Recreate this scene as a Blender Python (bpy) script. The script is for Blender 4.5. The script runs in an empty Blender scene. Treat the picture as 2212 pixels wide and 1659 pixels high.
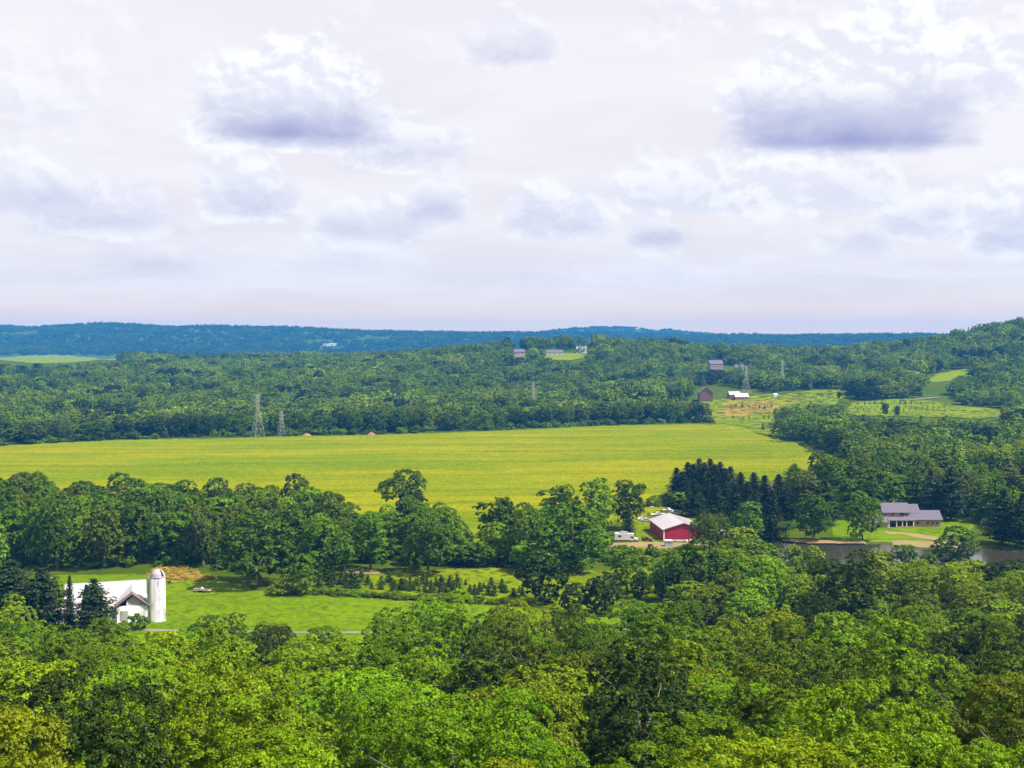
import bpy, math, random
import numpy as np

# ------------------------------------------------------------------ camera, sky, sun, exposure
SC = bpy.context.scene
COL = SC.collection
F, CXP, CYP, HZ = 2592.0, 1106.0, 829.5, 735.0      # survey of the view in a 2212 px wide frame
CAMZ = 80.0
PITCH = math.atan((CYP - HZ) / F)
cam = bpy.data.objects.new('camera', bpy.data.cameras.new('camera'))
COL.objects.link(cam)
cam.location = (0, 0, CAMZ)
cam.rotation_euler = (math.pi / 2 - PITCH, 0, 0)
cam.data.sensor_width = 36
cam.data.lens = 36 * F / 2212
cam.data.clip_start = 1
cam.data.clip_end = 40000
SC.camera = cam

SUN_EL, SUN_AZ = math.radians(55), math.radians(108)    # azimuth clockwise from +Y
EXPOSURE = 1.0
SC.view_settings.view_transform = 'Standard'
SC.view_settings.look = 'None'
SC.view_settings.exposure = EXPOSURE
SC.view_settings.gamma = 1
SC.view_settings.use_curve_mapping = False

sun = bpy.data.objects.new('sun', bpy.data.lights.new('sun', 'SUN'))
COL.objects.link(sun)
sun.data.energy = 5.0
sun.data.angle = math.radians(1.0)
sun.data.color = (1.0, 0.95, 0.86)
sun.rotation_euler = (math.pi / 2 - SUN_EL, 0, math.pi - SUN_AZ)

cy = SC.cycles
cy.max_bounces = 4; cy.diffuse_bounces = 2; cy.glossy_bounces = 2; cy.transmission_bounces = 3
cy.volume_bounces = 0; cy.transparent_max_bounces = 4
cy.caustics_reflective = False; cy.caustics_refractive = False
cy.use_denoising = True
try:
    cy.use_adaptive_sampling = True
    cy.adaptive_threshold = 0.02
except Exception:
    pass


class NT:
    """small node-tree helper"""
    def __init__(s, tree):
        s.t = tree; s.n = tree.nodes; s.l = tree.links
    def new(s, typ, **kw):
        n = s.n.new(typ)
        for k, v in kw.items():
            setattr(n, k, v)
        return n
    def put(s, sock, v):
        if v is None:
            return
        if hasattr(v, 'is_output'):
            s.l.new(v, sock)
        else:
            if hasattr(sock.default_value, '__len__') and not isinstance(v, (int, float)):
                v = tuple(v)
                if len(sock.default_value) == 4 and len(v) == 3:
                    v = v + (1.0,)
            sock.default_value = v
    def math(s, op, a, b=None, c=None, clamp=False):
        n = s.new('ShaderNodeMath', operation=op); n.use_clamp = clamp
        for i, v in enumerate((a, b, c)):
            if v is not None:
                s.put(n.inputs[i], v)
        return n.outputs[0]
    def vmath(s, op, a, b=None, scale=None):
        n = s.new('ShaderNodeVectorMath', operation=op)
        s.put(n.inputs[0], a)
        if b is not None:
            s.put(n.inputs[1], b)
        if scale is not None:
            s.put(n.inputs['Scale'], scale)
        return n.outputs[0]
    def comb(s, x, y, z):
        n = s.new('ShaderNodeCombineXYZ')
        for i, v in enumerate((x, y, z)):
            s.put(n.inputs[i], v)
        return n.outputs[0]
    def noise(s, vec, scale, detail=4, rough=0.55, dist=0.0, col=False):
        n = s.new('ShaderNodeTexNoise')
        if vec is not None:
            s.l.new(vec, n.inputs['Vector'])
        n.inputs['Scale'].default_value = scale
        n.inputs['Detail'].default_value = detail
        n.inputs['Roughness'].default_value = rough
        n.inputs['Distortion'].default_value = dist
        return n.outputs['Color' if col else 'Fac']
    def ramp(s, fac, lo, hi, a=0.0, b=1.0, smooth=True):
        n = s.new('ShaderNodeMapRange')
        n.interpolation_type = 'SMOOTHSTEP' if smooth else 'LINEAR'
        s.put(n.inputs['Value'], fac)
        for k, v in (('From Min', lo), ('From Max', hi), ('To Min', a), ('To Max', b)):
            s.put(n.inputs[k], v)
        return n.outputs[0]
    def mix(s, fac, a, b, mode='MIX'):
        n = s.new('ShaderNodeMix', data_type='RGBA', blend_type=mode)
        s.put(n.inputs[0], fac); s.put(n.inputs[6], a); s.put(n.inputs[7], b)
        return n.outputs[2]


def azel(px, py):
    """direction of a surveyed point as azimuth and elevation"""
    u, v = (px - CXP) / F, (CYP - py) / F
    d = np.array([u, math.cos(PITCH) + v * math.sin(PITCH), -math.sin(PITCH) + v * math.cos(PITCH)])
    d /= np.linalg.norm(d)
    return math.atan2(d[0], d[1]), math.asin(d[2])


def build_world():
    w = bpy.data.worlds.new('World')
    SC.world = w
    w.use_nodes = True
    try:
        w.cycles.sampling_method = 'MANUAL'; w.cycles.sample_map_resolution = 256
    except Exception:
        pass
    t = NT(w.node_tree)
    t.n.clear()
    out = t.new('ShaderNodeOutputWorld')
    sky = t.new('ShaderNodeTexSky', sky_type='NISHITA')
    sky.sun_disc = False
    sky.sun_elevation = SUN_EL
    sky.sun_rotation = SUN_AZ
    sky.air_density = 1.0; sky.dust_density = 2.0; sky.ozone_density = 1.0
    bg_sky = t.new('ShaderNodeBackground')
    bg_sky.inputs[1].default_value = 0.1
    t.l.new(sky.outputs[0], bg_sky.inputs[0])
    tc = t.new('ShaderNodeTexCoord')
    d = tc.outputs['Generated']
    sep = t.new('ShaderNodeSeparateXYZ'); t.l.new(d, sep.inputs[0])
    az = t.math('ARCTAN2', sep.outputs[0], sep.outputs[1])
    el = t.math('ARCSINE', sep.outputs[2])
    # overcast veil with soft cloud streaks on a flat cloud deck
    zz = t.math('ADD', t.math('MAXIMUM', sep.outputs[2], 0.0), 0.10)
    deck = t.comb(t.math('DIVIDE', sep.outputs[0], zz), t.math('DIVIDE', sep.outputs[1], zz), 0.0)
    dn = t.noise(deck, 0.9, 6, 0.58, 0.6)
    dn2 = t.noise(t.vmath('ADD', deck, (7.3, 2.1, 0)), 1.9, 6, 0.6, 0.4)
    veil = t.mix(t.ramp(el, 0.0, 0.15), (0.445, 0.408, 0.415), (0.452, 0.420, 0.438))
    veil = t.mix(t.ramp(el, 0.12, 0.36), veil, (0.458, 0.442, 0.474))
    veil = t.mix(t.ramp(dn, 0.36, 0.64, 0, 0.75), veil, (0.505, 0.484, 0.484))
    lowfade = t.ramp(el, 0.05, 0.16)
    veil = t.mix(t.ramp(el, 0.046, 0.0, 0, 1, False), veil, (0.66, 0.44, 0.25))
    veil = t.mix(t.math('MULTIPLY', t.ramp(dn2, 0.52, 0.80, 0, 0.20), lowfade), veil, (0.36, 0.365, 0.44))
    # heaped clouds: flat grey-blue base, bright billowing top
    P = t.comb(az, el, 0.0)
    # puffs shrink towards the horizon as the clouds stand farther off
    stretch = t.comb(az, t.math('MULTIPLY', el, 1.35), 0.0)
    warp = t.vmath('SCALE', t.vmath('SUBTRACT', t.noise(stretch, 14.0, 3, 0.5, 0.0, True), (0.5, 0.5, 0.5)), scale=0.03)
    Q = t.vmath('ADD', stretch, warp)
    puff = t.noise(Q, 17.0, 9, 0.60)
    puff_up = t.noise(t.vmath('ADD', Q, (0.0045, 0.0085, 0.0)), 17.0, 9, 0.60)
    relief = t.math('SUBTRACT', puff, puff_up)
    pn = t.math('MULTIPLY', t.math('SUBTRACT', puff, 0.5), 2.6)
    soft = t.math('MULTIPLY', t.math('SUBTRACT', t.noise(t.vmath('MULTIPLY', P, (1, 2.5, 1)), 11.0, 5, 0.55), 0.5), 2.0)
    # centre x, base y, half width, height above base (surveyed px), top strength, base strength
    CL = [(640, 300, 240, 245, 1.0, 1.0), (1840, 315, 285, 120, 0.9, 1.0), (1960, 235, 235, 240, 0.95, 0.30),
          (1700, 260, 150, 175, 0.85, 0.35), (540, 455, 115, 125, 0.85, 0.62), (945, 465, 75, 95, 0.6, 0.62),
          (1200, 495, 135, 120, 0.85, 0.5), (1425, 522, 75, 80, 0.55, 0.66), (1470, 440, 150, 150, 0.8, 0.2),
          (1095, 125, 110, 110, 0.6, 0.5), (230, 487, 170, 110, 0.6, 0.55), (790, 510, 140, 110, 0.7, 0.5),
          (2000, 492, 100, 110, 0.85, 0.3), (2180, 530, 100, 150, 0.9, 0.55), (1760, 440, 230, 120, 0.8, 0.2),
          (60, 445, 150, 130, 0.6, 0.4), (870, 345, 160, 110, 0.7, 0.35), (1850, 528, 90, 50, 0.4, 0.4),
          (330, 578, 170, 45, 0.15, 0.35), (455, 558, 80, 40, 0.2, 0.3), (1350, 600, 260, 40, 0.25, 0.2), (800, 570, 200, 40, 0.25, 0.2)]
    sP = t.new('ShaderNodeSeparateXYZ'); t.l.new(P, sP.inputs[0])
    col = veil
    white = t.mix(t.ramp(relief, -0.06, 0.06), (0.440, 0.433, 0.472), (0.532, 0.521, 0.519))
    heap = t.noise(t.vmath('ADD', stretch, (2.3, 5.1, 0.7)), 6.0, 3, 0.5)
    fluff = t.ramp(t.math('ADD', pn, t.math('MULTIPLY', t.math('SUBTRACT', heap, 0.50), 3.4)), -0.15, 0.65, 0.0, 0.55)
    fluff = t.math('MULTIPLY', fluff, t.ramp(el, 0.035, 0.13))
    col = t.mix(fluff, col, white)
    shaded = []
    for (px, py, wpx, hpx, st, sd) in CL:
        a0, e0 = azel(px, py)
        wr, hr = wpx / F, hpx / F
        du = t.math('SUBTRACT', sP.outputs[0], a0); dv = t.math('SUBTRACT', sP.outputs[1], e0)
        u2 = t.math('POWER', t.math('ABSOLUTE', t.math('MULTIPLY', du, 1 / wr)), 2.0)
        v2 = t.math('POWER', t.math('MULTIPLY', t.math('MAXIMUM', dv, 0.0), 1 / hr), 2.0)
        l2 = t.math('POWER', t.math('MULTIPLY', t.math('MINIMUM', dv, 0.0), 1 / 0.012), 2.0)
        env = t.math('SUBTRACT', 0.92, t.math('ADD', t.math('ADD', u2, v2), l2))
        body = t.ramp(t.math('ADD', env, pn), -0.15, 0.35, 0.0, st)
        col = t.mix(body, col, white)
        shaded.append((sd, hr, dv, u2))
    for sd, hr, dv, u2 in shaded:
        # shade: crisp below, dissolving upward into the lit body
        big = sd > 0.9
        hb = 0.048 if big else min(hr * 0.75, 0.036)
        low = t.ramp(t.math('ADD', dv, t.math('MULTIPLY', soft, 0.006)), -0.011 if big else -0.013, 0.006 if big else 0.008)
        upf = t.ramp(t.math('SUBTRACT', dv, t.math('MULTIPLY', pn, 0.022)), hb, -0.006)
        sid = t.ramp(t.math('SUBTRACT', t.math('ADD', u2, 0.0), t.math('MULTIPLY', soft, 0.7)), 1.0, 0.0)
        dark = t.math('MULTIPLY', t.math('MULTIPLY', low, upf), t.math('MULTIPLY', sid, sd if big else min(1.0, sd * 1.05)))
        col = t.mix(dark, col, (0.165, 0.170, 0.305) if big else (0.205, 0.212, 0.335))
    bg_c = t.new('ShaderNodeBackground')
    t.l.new(col, bg_c.inputs[0])
    bg_c.inputs[1].default_value = 1.02
    ms = t.new('ShaderNodeMixShader')
    ms.inputs[0].default_value = 0.93
    t.l.new(bg_sky.outputs[0], ms.inputs[1]); t.l.new(bg_c.outputs[0], ms.inputs[2])
    t.l.new(ms.outputs[0], out.inputs[0])


build_world()

# ------------------------------------------------------------------ terrain function
_rng = np.random.RandomState(11)
_NG = _rng.rand(64, 64)


def vnoise(x, y):
    """smooth value noise, period 64"""
    x = np.asarray(x, float); y = np.asarray(y, float)
    xi = np.floor(x).astype(int); yi = np.floor(y).astype(int)
    fx = x - xi; fy = y - yi
    fx = fx * fx * (3 - 2 * fx); fy = fy * fy * (3 - 2 * fy)
    g = lambda a, b: _NG[a % 64, b % 64]
    return (g(xi, yi) * (1 - fx) + g(xi + 1, yi) * fx) * (1 - fy) + (g(xi, yi + 1) * (1 - fx) + g(xi + 1, yi + 1) * fx) * fy


def sstep(a, b, x):
    t = np.clip((np.asarray(x, float) - a) / (b - a), 0, 1)
    return t * t * (3 - 2 * t)


def gauss(x, y, cx, cyy, sx, sy):
    return np.exp(-((x - cx) / sx) ** 2 - ((y - cyy) / sy) ** 2)


def in_poly(px, py, poly):
    px = np.asarray(px, float); py = np.asarray(py, float)
    inside = np.zeros(np.broadcast(px, py).shape, bool)
    n = len(poly)
    for i in range(n):
        x1, y1 = poly[i]; x2, y2 = poly[(i + 1) % n]
        if y1 == y2:
            continue
        c = ((y1 > py) != (y2 > py)) & (px < (x2 - x1) * (py - y1) / (y2 - y1) + x1)
        inside ^= c
    return inside


def flat(px, py, z=0.0):
    """surveyed picture point to a point on a level plane at height z"""
    d = (CAMZ - z) * F / (py - HZ)
    # small correction for the camera pitch is included by exact ray below
    u, v = (px - CXP) / F, (CYP - py) / F
    dx, dy, dz = u, math.cos(PITCH) + v * math.sin(PITCH), -math.sin(PITCH) + v * math.cos(PITCH)
    s = (z - CAMZ) / dz
    return (dx * s, dy * s)


POND = [flat(*p) for p in [(1660, 1168), (1760, 1176), (1900, 1174), (1990, 1186), (2100, 1180), (2230, 1188), (2300, 1215),
                           (2230, 1245), (2060, 1222), (1900, 1224), (1780, 1222), (1660, 1206)]]
_pc = np.mean(POND, axis=0)


def H(x, y):
    x = np.asarray(x, float); y = np.asarray(y, float)
    t = 50 - 0.18 * y
    z = (t + np.sqrt(t * t + 9)) / 2 - 0.03
    z = np.where(t < -8, z * np.clip((t + 40) / 32, 0, 1), z)
    amp = 34 + 10 * sstep(-500, 50, x)
    z = z + amp * sstep(1120, 2150, y) - 22 * sstep(2300, 3600, y)
    # knoll carrying the farm houses, wooded hill at the right
    z = z + 23 * gauss(x, y, 110, 2010, 250, 200)
    z = z + 84 * gauss(x, y, 1010, 1850, 300, 420)
    z = z + 10 * gauss(x, y, 420, 1500, 220, 200)
    z = z + sstep(1300, 2000, y) * (vnoise(x / 260.0 + 5, y / 330.0) - 0.5) * 15
    # far ridges
    r = 126 * gauss(x, y, -3000, 6300, 1500, 900) + 84 * gauss(x, y, -1250, 6100, 1100, 800) + 64 * gauss(x, y, 300, 5900, 1200, 800)
    r = r + 68 * gauss(x, y, 2000, 5500, 1150, 700) + 78 * gauss(x, y, 720, 7900, 620, 500) + 66 * gauss(x, y, -300, 7700, 2600, 600)
    r = r + 62 * gauss(x, y, 3300, 7500, 1800, 700) + 70 * gauss(x, y, -4800, 7500, 2000, 900)
    z = z + r * (0.9 + 0.2 * vnoise(x / 420.0, y / 900.0 + 9))
    # pond basin
    near = (np.abs(x - _pc[0]) < 160) & (np.abs(y - _pc[1]) < 80)
    if np.any(near):
        z = z - np.where(near & in_poly(x, y, POND), 1.4, 0.0)
    return z


def Hs(x, y):
    return float(H(np.array([x]), np.array([y]))[0])


def at(px, py, lift=0.0):
    """surveyed picture point to a point on the ground"""
    u, v = (px - CXP) / F, (CYP - py) / F
    d = np.array([u, math.cos(PITCH) + v * math.sin(PITCH), -math.sin(PITCH) + v * math.cos(PITCH)])
    s = np.concatenate([np.arange(60, 1100, 1.0), np.arange(1100, 9000, 6.0)])
    P = s[:, None] * d[None]
    P[:, 2] += CAMZ
    k = np.nonzero(P[:, 2] < H(P[:, 0], P[:, 1]))[0]
    i = k[0] if len(k) else len(s) - 1
    lo, hi = s[max(i - 1, 0)], s[i]
    for _ in range(18):
        m = (lo + hi) / 2
        p = d * m
        if p[2] + CAMZ < Hs(p[0], p[1]):
            hi = m
        else:
            lo = m
    p = d * hi
    return (p[0], p[1], p[2] + CAMZ + lift)


def proj(x, y, z):
    dz = np.asarray(z, float) - CAMZ
    c, s = math.cos(PITCH), math.sin(PITCH)
    depth = y * c - dz * s
    up = y * s + dz * c
    return CXP + F * x / depth, CYP - F * up / depth


# ------------------------------------------------------------------ materials
MATS = {}


def material(name, build):
    if name in MATS:
        return MATS[name]
    m = bpy.data.materials.new(name)
    m.use_nodes = True
    t = NT(m.node_tree)
    t.n.clear()
    out = t.new('ShaderNodeOutputMaterial')
    sh = build(t)
    t.l.new(sh, out.inputs[0])
    MATS[name] = m
    return m


def principled(t, color, rough=0.8, metal=0.0, spec=0.3, bump=None, bstr=0.3, bdist=0.1):
    p = t.new('ShaderNodeBsdfPrincipled')
    t.put(p.inputs['Base Color'], color)
    p.inputs['Roughness'].default_value = rough
    p.inputs['Metallic'].default_value = metal
    p.inputs['Specular IOR Level'].default_value = spec
    if bump is not None:
        b = t.new('ShaderNodeBump')
        b.inputs['Strength'].default_value = bstr
        b.inputs['Distance'].default_value = bdist
        t.l.new(bump, b.inputs['Height'])
        t.l.new(b.outputs[0], p.inputs['Normal'])
    return p.outputs[0]


def worn(name, color, dirt=None, scale=0.6, amount=0.35, rough=0.75, metal=0.0, streak=False, spec=0.3):
    dirt = dirt or tuple(c * 0.55 for c in color)
    def b(t):
        co = t.new('ShaderNodeTexCoord').outputs['Object']
        if streak:
            co = t.vmath('MULTIPLY', co, (1, 1, 0.18))
        n = t.noise(co, scale, 6, 0.65)
        n2 = t.noise(co, scale * 7, 3, 0.6)
        f = t.ramp(t.math('ADD', t.math('MULTIPLY', n, 0.7), t.math('MULTIPLY', n2, 0.3)), 0.46, 0.68, 0, amount)
        return principled(t, t.mix(f, color, dirt), rough, metal, spec, n2, 0.2, 0.03)
    return material(name, b)


def leaf_material(name, trans=0.25, spread=0.30):
    def b(t):
        at_ = t.new('ShaderNodeAttribute', attribute_type='INSTANCER', attribute_name='leaf_tint')
        geo = t.new('ShaderNodeNewGeometry')
        rnd = geo.outputs['Random Per Island']
        co = t.new('ShaderNodeTexCoord').outputs['Object']
        patch = t.noise(co, 0.35, 2, 0.5)
        val = t.math('ADD', t.math('MULTIPLY', rnd, spread * 2), 1 - spread)
        val = t.math('MULTIPLY', val, t.ramp(patch, 0.3, 0.7, 0.84, 1.16))
        c = t.vmath('SCALE', at_.outputs['Color'], scale=val)
        warm = t.mix(t.ramp(rnd, 0.55, 1.0, 0, 0.30), c, t.vmath('MULTIPLY', c, (1.16, 1.04, 0.8)))
        d = t.new('ShaderNodeBsdfDiffuse'); t.l.new(warm, d.inputs[0])
        tr = t.new('ShaderNodeBsdfTranslucent')
        t.l.new(t.vmath('MULTIPLY', warm, (1.25, 1.2, 0.5)), tr.inputs[0])
        m = t.new('ShaderNodeMixShader'); m.inputs[0].default_value = trans
        t.l.new(d.outputs[0], m.inputs[1]); t.l.new(tr.outputs[0], m.inputs[2])
        g = t.new('ShaderNodeBsdfGlossy'); g.inputs['Roughness'].default_value = 0.55
        g.inputs[0].default_value = (0.55, 0.65, 0.30, 1)
        m2 = t.new('ShaderNodeMixShader'); m2.inputs[0].default_value = 0.025
        t.l.new(m.outputs[0], m2.inputs[1]); t.l.new(g.outputs[0], m2.inputs[2])
        return m2.outputs[0]
    return material(name, b)


LEAF = leaf_material('leaf')
NEEDLE = leaf_material('needle', 0.12, 0.22)


def m_bark(t):
    co = t.new('ShaderNodeTexCoord').outputs['Object']
    n = t.noise(t.vmath('MULTIPLY', co, (4, 4, 0.7)), 2.0, 4, 0.6)
    return principled(t, t.mix(n, (0.05, 0.038, 0.028), (0.16, 0.13, 0.10)), 0.9, 0, 0.2, n, 0.5, 0.1)


BARK = material('bark', m_bark)


def ground_mat(name, cols, scales=(0.02, 0.15, 1.2), stretch=(1, 1, 1), bump=0.25, stops=(0.38, 0.62)):
    def b(t):
        co = t.new('ShaderNodeTexCoord').outputs['Object']
        cs = t.vmath('MULTIPLY', co, stretch)
        a = t.noise(cs, scales[0], 4, 0.6)
        m = t.noise(cs, scales[1], 5, 0.65)
        f = t.noise(co, scales[2], 3, 0.7)
        c = t.mix(t.ramp(a, stops[0], stops[1]), cols[0], cols[1])
        c = t.mix(t.ramp(m, 0.40, 0.70, 0, 0.7), c, cols[2])
        c = t.mix(t.ramp(f, 0.35, 0.75, 0, 0.45), c, cols[3])
        return principled(t, c, 0.95, 0, 0.0, t.math('ADD', m, t.math('MULTIPLY', f, 0.5)), bump, 0.5)
    return material(name, b)


G_BASE = ground_mat('rough_meadow', [(0.038, 0.066, 0.003), (0.058, 0.080, 0.003), (0.024, 0.044, 0.003), (0.070, 0.090, 0.004)])
G_LAWN = ground_mat('mown_grass', [(0.085, 0.150, 0.001), (0.112, 0.166, 0.001), (0.052, 0.108, 0.001), (0.135, 0.178, 0.001)],
                    (0.035, 0.22, 1.5), (0.28, 1, 1))
G_MEAD = ground_mat('yellow_meadow', [(0.105, 0.158, 0.001), (0.140, 0.172, 0.001), (0.055, 0.098, 0.001), (0.175, 0.190, 0.002)],
                    (0.03, 0.16, 1.0), (0.35, 1, 1))
G_GOLD = ground_mat('dry_grass', [(0.20, 0.145, 0.020), (0.225, 0.15, 0.03), (0.105, 0.115, 0.008), (0.24, 0.18, 0.04)],
                    (0.03, 0.15, 1.0), (0.4, 1, 1))
G_SAND = ground_mat('sandy_soil', [(0.23, 0.155, 0.085), (0.19, 0.14, 0.08), (0.13, 0.12, 0.03), (0.28, 0.20, 0.12)])
G_GRAVEL = ground_mat('pale_gravel', [(0.15, 0.14, 0.115), (0.18, 0.165, 0.14), (0.09, 0.10, 0.04), (0.21, 0.19, 0.165)])


def m_crop(t):
    co = t.new('ShaderNodeTexCoord').outputs['Object']
    rot = t.new('ShaderNodeMapping'); rot.inputs['Rotation'].default_value = (0, 0, math.radians(-4))
    t.l.new(co, rot.inputs[0]); co2 = rot.outputs[0]
    big = t.noise(t.vmath('MULTIPLY', co2, (0.35, 1, 1)), 0.011, 6, 0.62)
    streak = t.noise(t.vmath('MULTIPLY', co2, (0.06, 1, 1)), 0.055, 7, 0.72)
    fine = t.noise(t.vmath('MULTIPLY', co2, (0.22, 1, 1)), 0.55, 4, 0.7)
    c = t.mix(t.ramp(big, 0.38, 0.62), (0.100, 0.138, 0.0002), (0.178, 0.170, 0.0002))
    patch = t.noise(t.vmath('MULTIPLY', co2, (0.5, 1, 1)), 0.03, 5, 0.6)
    c = t.mix(t.ramp(patch, 0.50, 0.68, 0, 0.55), c, (0.070, 0.120, 0.0002))
    c = t.mix(t.ramp(streak, 0.44, 0.64, 0, 0.88), c, (0.074, 0.108, 0.0002))
    c = t.mix(t.ramp(fine, 0.50, 0.78, 0, 0.65), c, (0.25, 0.235, 0.001))
    c = t.mix(t.ramp(fine, 0.47, 0.28, 0, 0.7), c, (0.060, 0.082, 0.0002))
    return principled(t, c, 0.95, 0, 0.0)


CROP = material('crop_tops', m_crop)


def m_water(t):
    co = t.new('ShaderNodeTexCoord').outputs['Object']
    n = t.noise(t.vmath('MULTIPLY', co, (0.4, 1, 1)), 1.2, 4, 0.6)
    return principled(t, (0.035, 0.032, 0.018), 0.06, 0, 0.5, n, 0.10, 0.1)


WATER = material('pond_water', m_water)

# ------------------------------------------------------------------ object helpers
def mesh_np(name, V, faces_flat, counts, mats=(), smooth=False, mat_idx=None):
    me = bpy.data.meshes.new(name)
    V = np.asarray(V, np.float32).reshape(-1, 3)
    faces_flat = np.asarray(faces_flat, np.int32); counts = np.asarray(counts, np.int32)
    me.vertices.add(len(V)); me.vertices.foreach_set('co', V.ravel())
    me.loops.add(len(faces_flat)); me.loops.foreach_set('vertex_index', faces_flat)
    me.polygons.add(len(counts))
    st = np.concatenate([[0], np.cumsum(counts)[:-1]]).astype(np.int32) if len(counts) else np.zeros(0, np.int32)
    me.polygons.foreach_set('loop_start', st)
    for m in mats:
        me.materials.append(m)
    if mat_idx is not None:
        me.polygons.foreach_set('material_index', np.asarray(mat_idx, np.int32))
    me.polygons.foreach_set('use_smooth', np.full(len(counts), smooth))
    me.update(calc_edges=True)
    me.validate()
    return me


def link(name, data, parent=None, loc=None, rotz=None):
    o = bpy.data.objects.new(name, data)
    COL.objects.link(o)
    if parent is not None:
        o.parent = parent
    if loc is not None:
        o.location = loc
    if rotz is not None:
        o.rotation_euler = (0, 0, rotz)
    return o


def tag(o, label=None, cat=None, group=None, kind=None):
    if label: o['label'] = label
    if cat: o['category'] = cat
    if group: o['group'] = group
    if kind: o['kind'] = kind
    return o


class MB:
    """collects simple shapes for one mesh"""
    def __init__(s):
        s.v = []; s.f = []
    def add(s, verts, faces):
        b = len(s.v)
        s.v += [tuple(p) for p in verts]
        s.f += [tuple(i + b for i in f) for f in faces]
        return s
    def box(s, x0, x1, y0, y1, z0, z1):
        v = [(x0, y0, z0), (x1, y0, z0), (x1, y1, z0), (x0, y1, z0), (x0, y0, z1), (x1, y0, z1), (x1, y1, z1), (x0, y1, z1)]
        return s.add(v, [(0, 3, 2, 1), (4, 5, 6, 7), (0, 1, 5, 4), (1, 2, 6, 5), (2, 3, 7, 6), (3, 0, 4, 7)])
    def prism(s, poly, axis, a, b):
        """extrude a 2-D outline along an axis (y: poly is x,z; x: poly is y,z; z: poly is x,y)"""
        n = len(poly)
        mk = {'y': lambda p, q: (p[0], q, p[1]), 'x': lambda p, q: (q, p[0], p[1]), 'z': lambda p, q: (p[0], p[1], q)}[axis]
        v = [mk(p, a) for p in poly] + [mk(p, b) for p in poly]
        f = [tuple(range(n)), tuple(range(2 * n - 1, n - 1, -1))] + [(i, i + n, (i + 1) % n + n, (i + 1) % n) for i in range(n)]
        return s.add(v, f)
    def bar(s, a, b, r, n=4, r2=None):
        a = np.array(a, float); b = np.array(b, float)
        d = b - a; L = np.linalg.norm(d)
        if L < 1e-6:
            return s
        d /= L
        u = np.cross(d, (0, 0, 1) if abs(d[2]) < 0.9 else (1, 0, 0)); u /= np.linalg.norm(u); w = np.cross(d, u)
        r2 = r if r2 is None else r2
        v = [a + r * (math.cos(2 * math.pi * i / n + .4) * u + math.sin(2 * math.pi * i / n + .4) * w) for i in range(n)]
        v += [b + r2 * (math.cos(2 * math.pi * i / n + .4) * u + math.sin(2 * math.pi * i / n + .4) * w) for i in range(n)]
        return s.add(v, [(i, (i + 1) % n, (i + 1) % n + n, i + n) for i in range(n)] + [tuple(range(n - 1, -1, -1)), tuple(range(n, 2 * n))])
    def lathe(s, prof, n=20, c=(0, 0, 0)):
        v = []; f = []
        for r, z in prof:
            for i in range(n):
                a = 2 * math.pi * i / n
                v.append((c[0] + r * math.cos(a), c[1] + r * math.sin(a), c[2] + z))
        for k in range(len(prof) - 1):
            for i in range(n):
                j = (i + 1) % n
                f.append((k * n + i, k * n + j, (k + 1) * n + j, (k + 1) * n + i))
        f.append(tuple(range(n - 1, -1, -1))); f.append(tuple((len(prof) - 1) * n + i for i in range(n)))
        return s.add(v, f)
    def mesh(s, name, mat, smooth=False):
        me = bpy.data.meshes.new(name)
        me.from_pydata(s.v, [], s.f)
        if mat:
            me.materials.append(mat)
        if smooth:
            me.polygons.foreach_set('use_smooth', np.ones(len(me.polygons), bool))
        me.update()
        return me
    def build(s, name, mat, parent=None, smooth=False):
        return link(name, s.mesh(name, mat, smooth), parent)


def empty(name, loc, rotz=0.0, label=None, cat=None, group=None):
    o = bpy.data.objects.new(name, None)
    COL.objects.link(o)
    o.location = loc
    o.rotation_euler = (0, 0, rotz)
    o.empty_display_size = 1
    return tag(o, label, cat, group)


ONES = ['', 'first', 'second', 'third', 'fourth', 'fifth', 'sixth', 'seventh', 'eighth', 'ninth', 'tenth', 'eleventh', 'twelfth', 'thirteenth',
        'fourteenth', 'fifteenth', 'sixteenth', 'seventeenth', 'eighteenth', 'nineteenth']
TENS = ['', '', 'twent', 'thirt', 'fort', 'fift', 'sixt', 'sevent', 'eight', 'ninet', 'hundr']


def ordinal(n):
    if n < 20:
        return ONES[n]
    return TENS[n // 10] + ('ieth' if n % 10 == 0 else 'y-' + ONES[n % 10])


# ------------------------------------------------------------------ ground
def build_ground():
    ys = np.concatenate([np.arange(-60, 300, 6.0), np.arange(300, 620, 4.0), np.arange(620, 1100, 12.0), np.geomspace(1100, 8600, 180)])
    ts = np.linspace(-1, 1, 341)
    Y, T = np.meshgrid(ys, ts, indexing='ij')
    X = T * (np.maximum(Y, 0) * 0.72 + 190)
    Z = H(X, Y)
    V = np.stack([X, Y, Z], -1).reshape(-1, 3)
    nr, nc = Y.shape
    i = np.arange(nr * nc).reshape(nr, nc)
    q = np.stack([i[:-1, :-1], i[:-1, 1:], i[1:, 1:], i[1:, :-1]], -1).reshape(-1, 4)
    o = link('ground', mesh_np('ground', V, q.ravel(), np.full(len(q), 4), [G_BASE], True))
    tag(o, 'rough green meadow ground and wooded hills running to the horizon', kind='structure')


build_ground()


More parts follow.
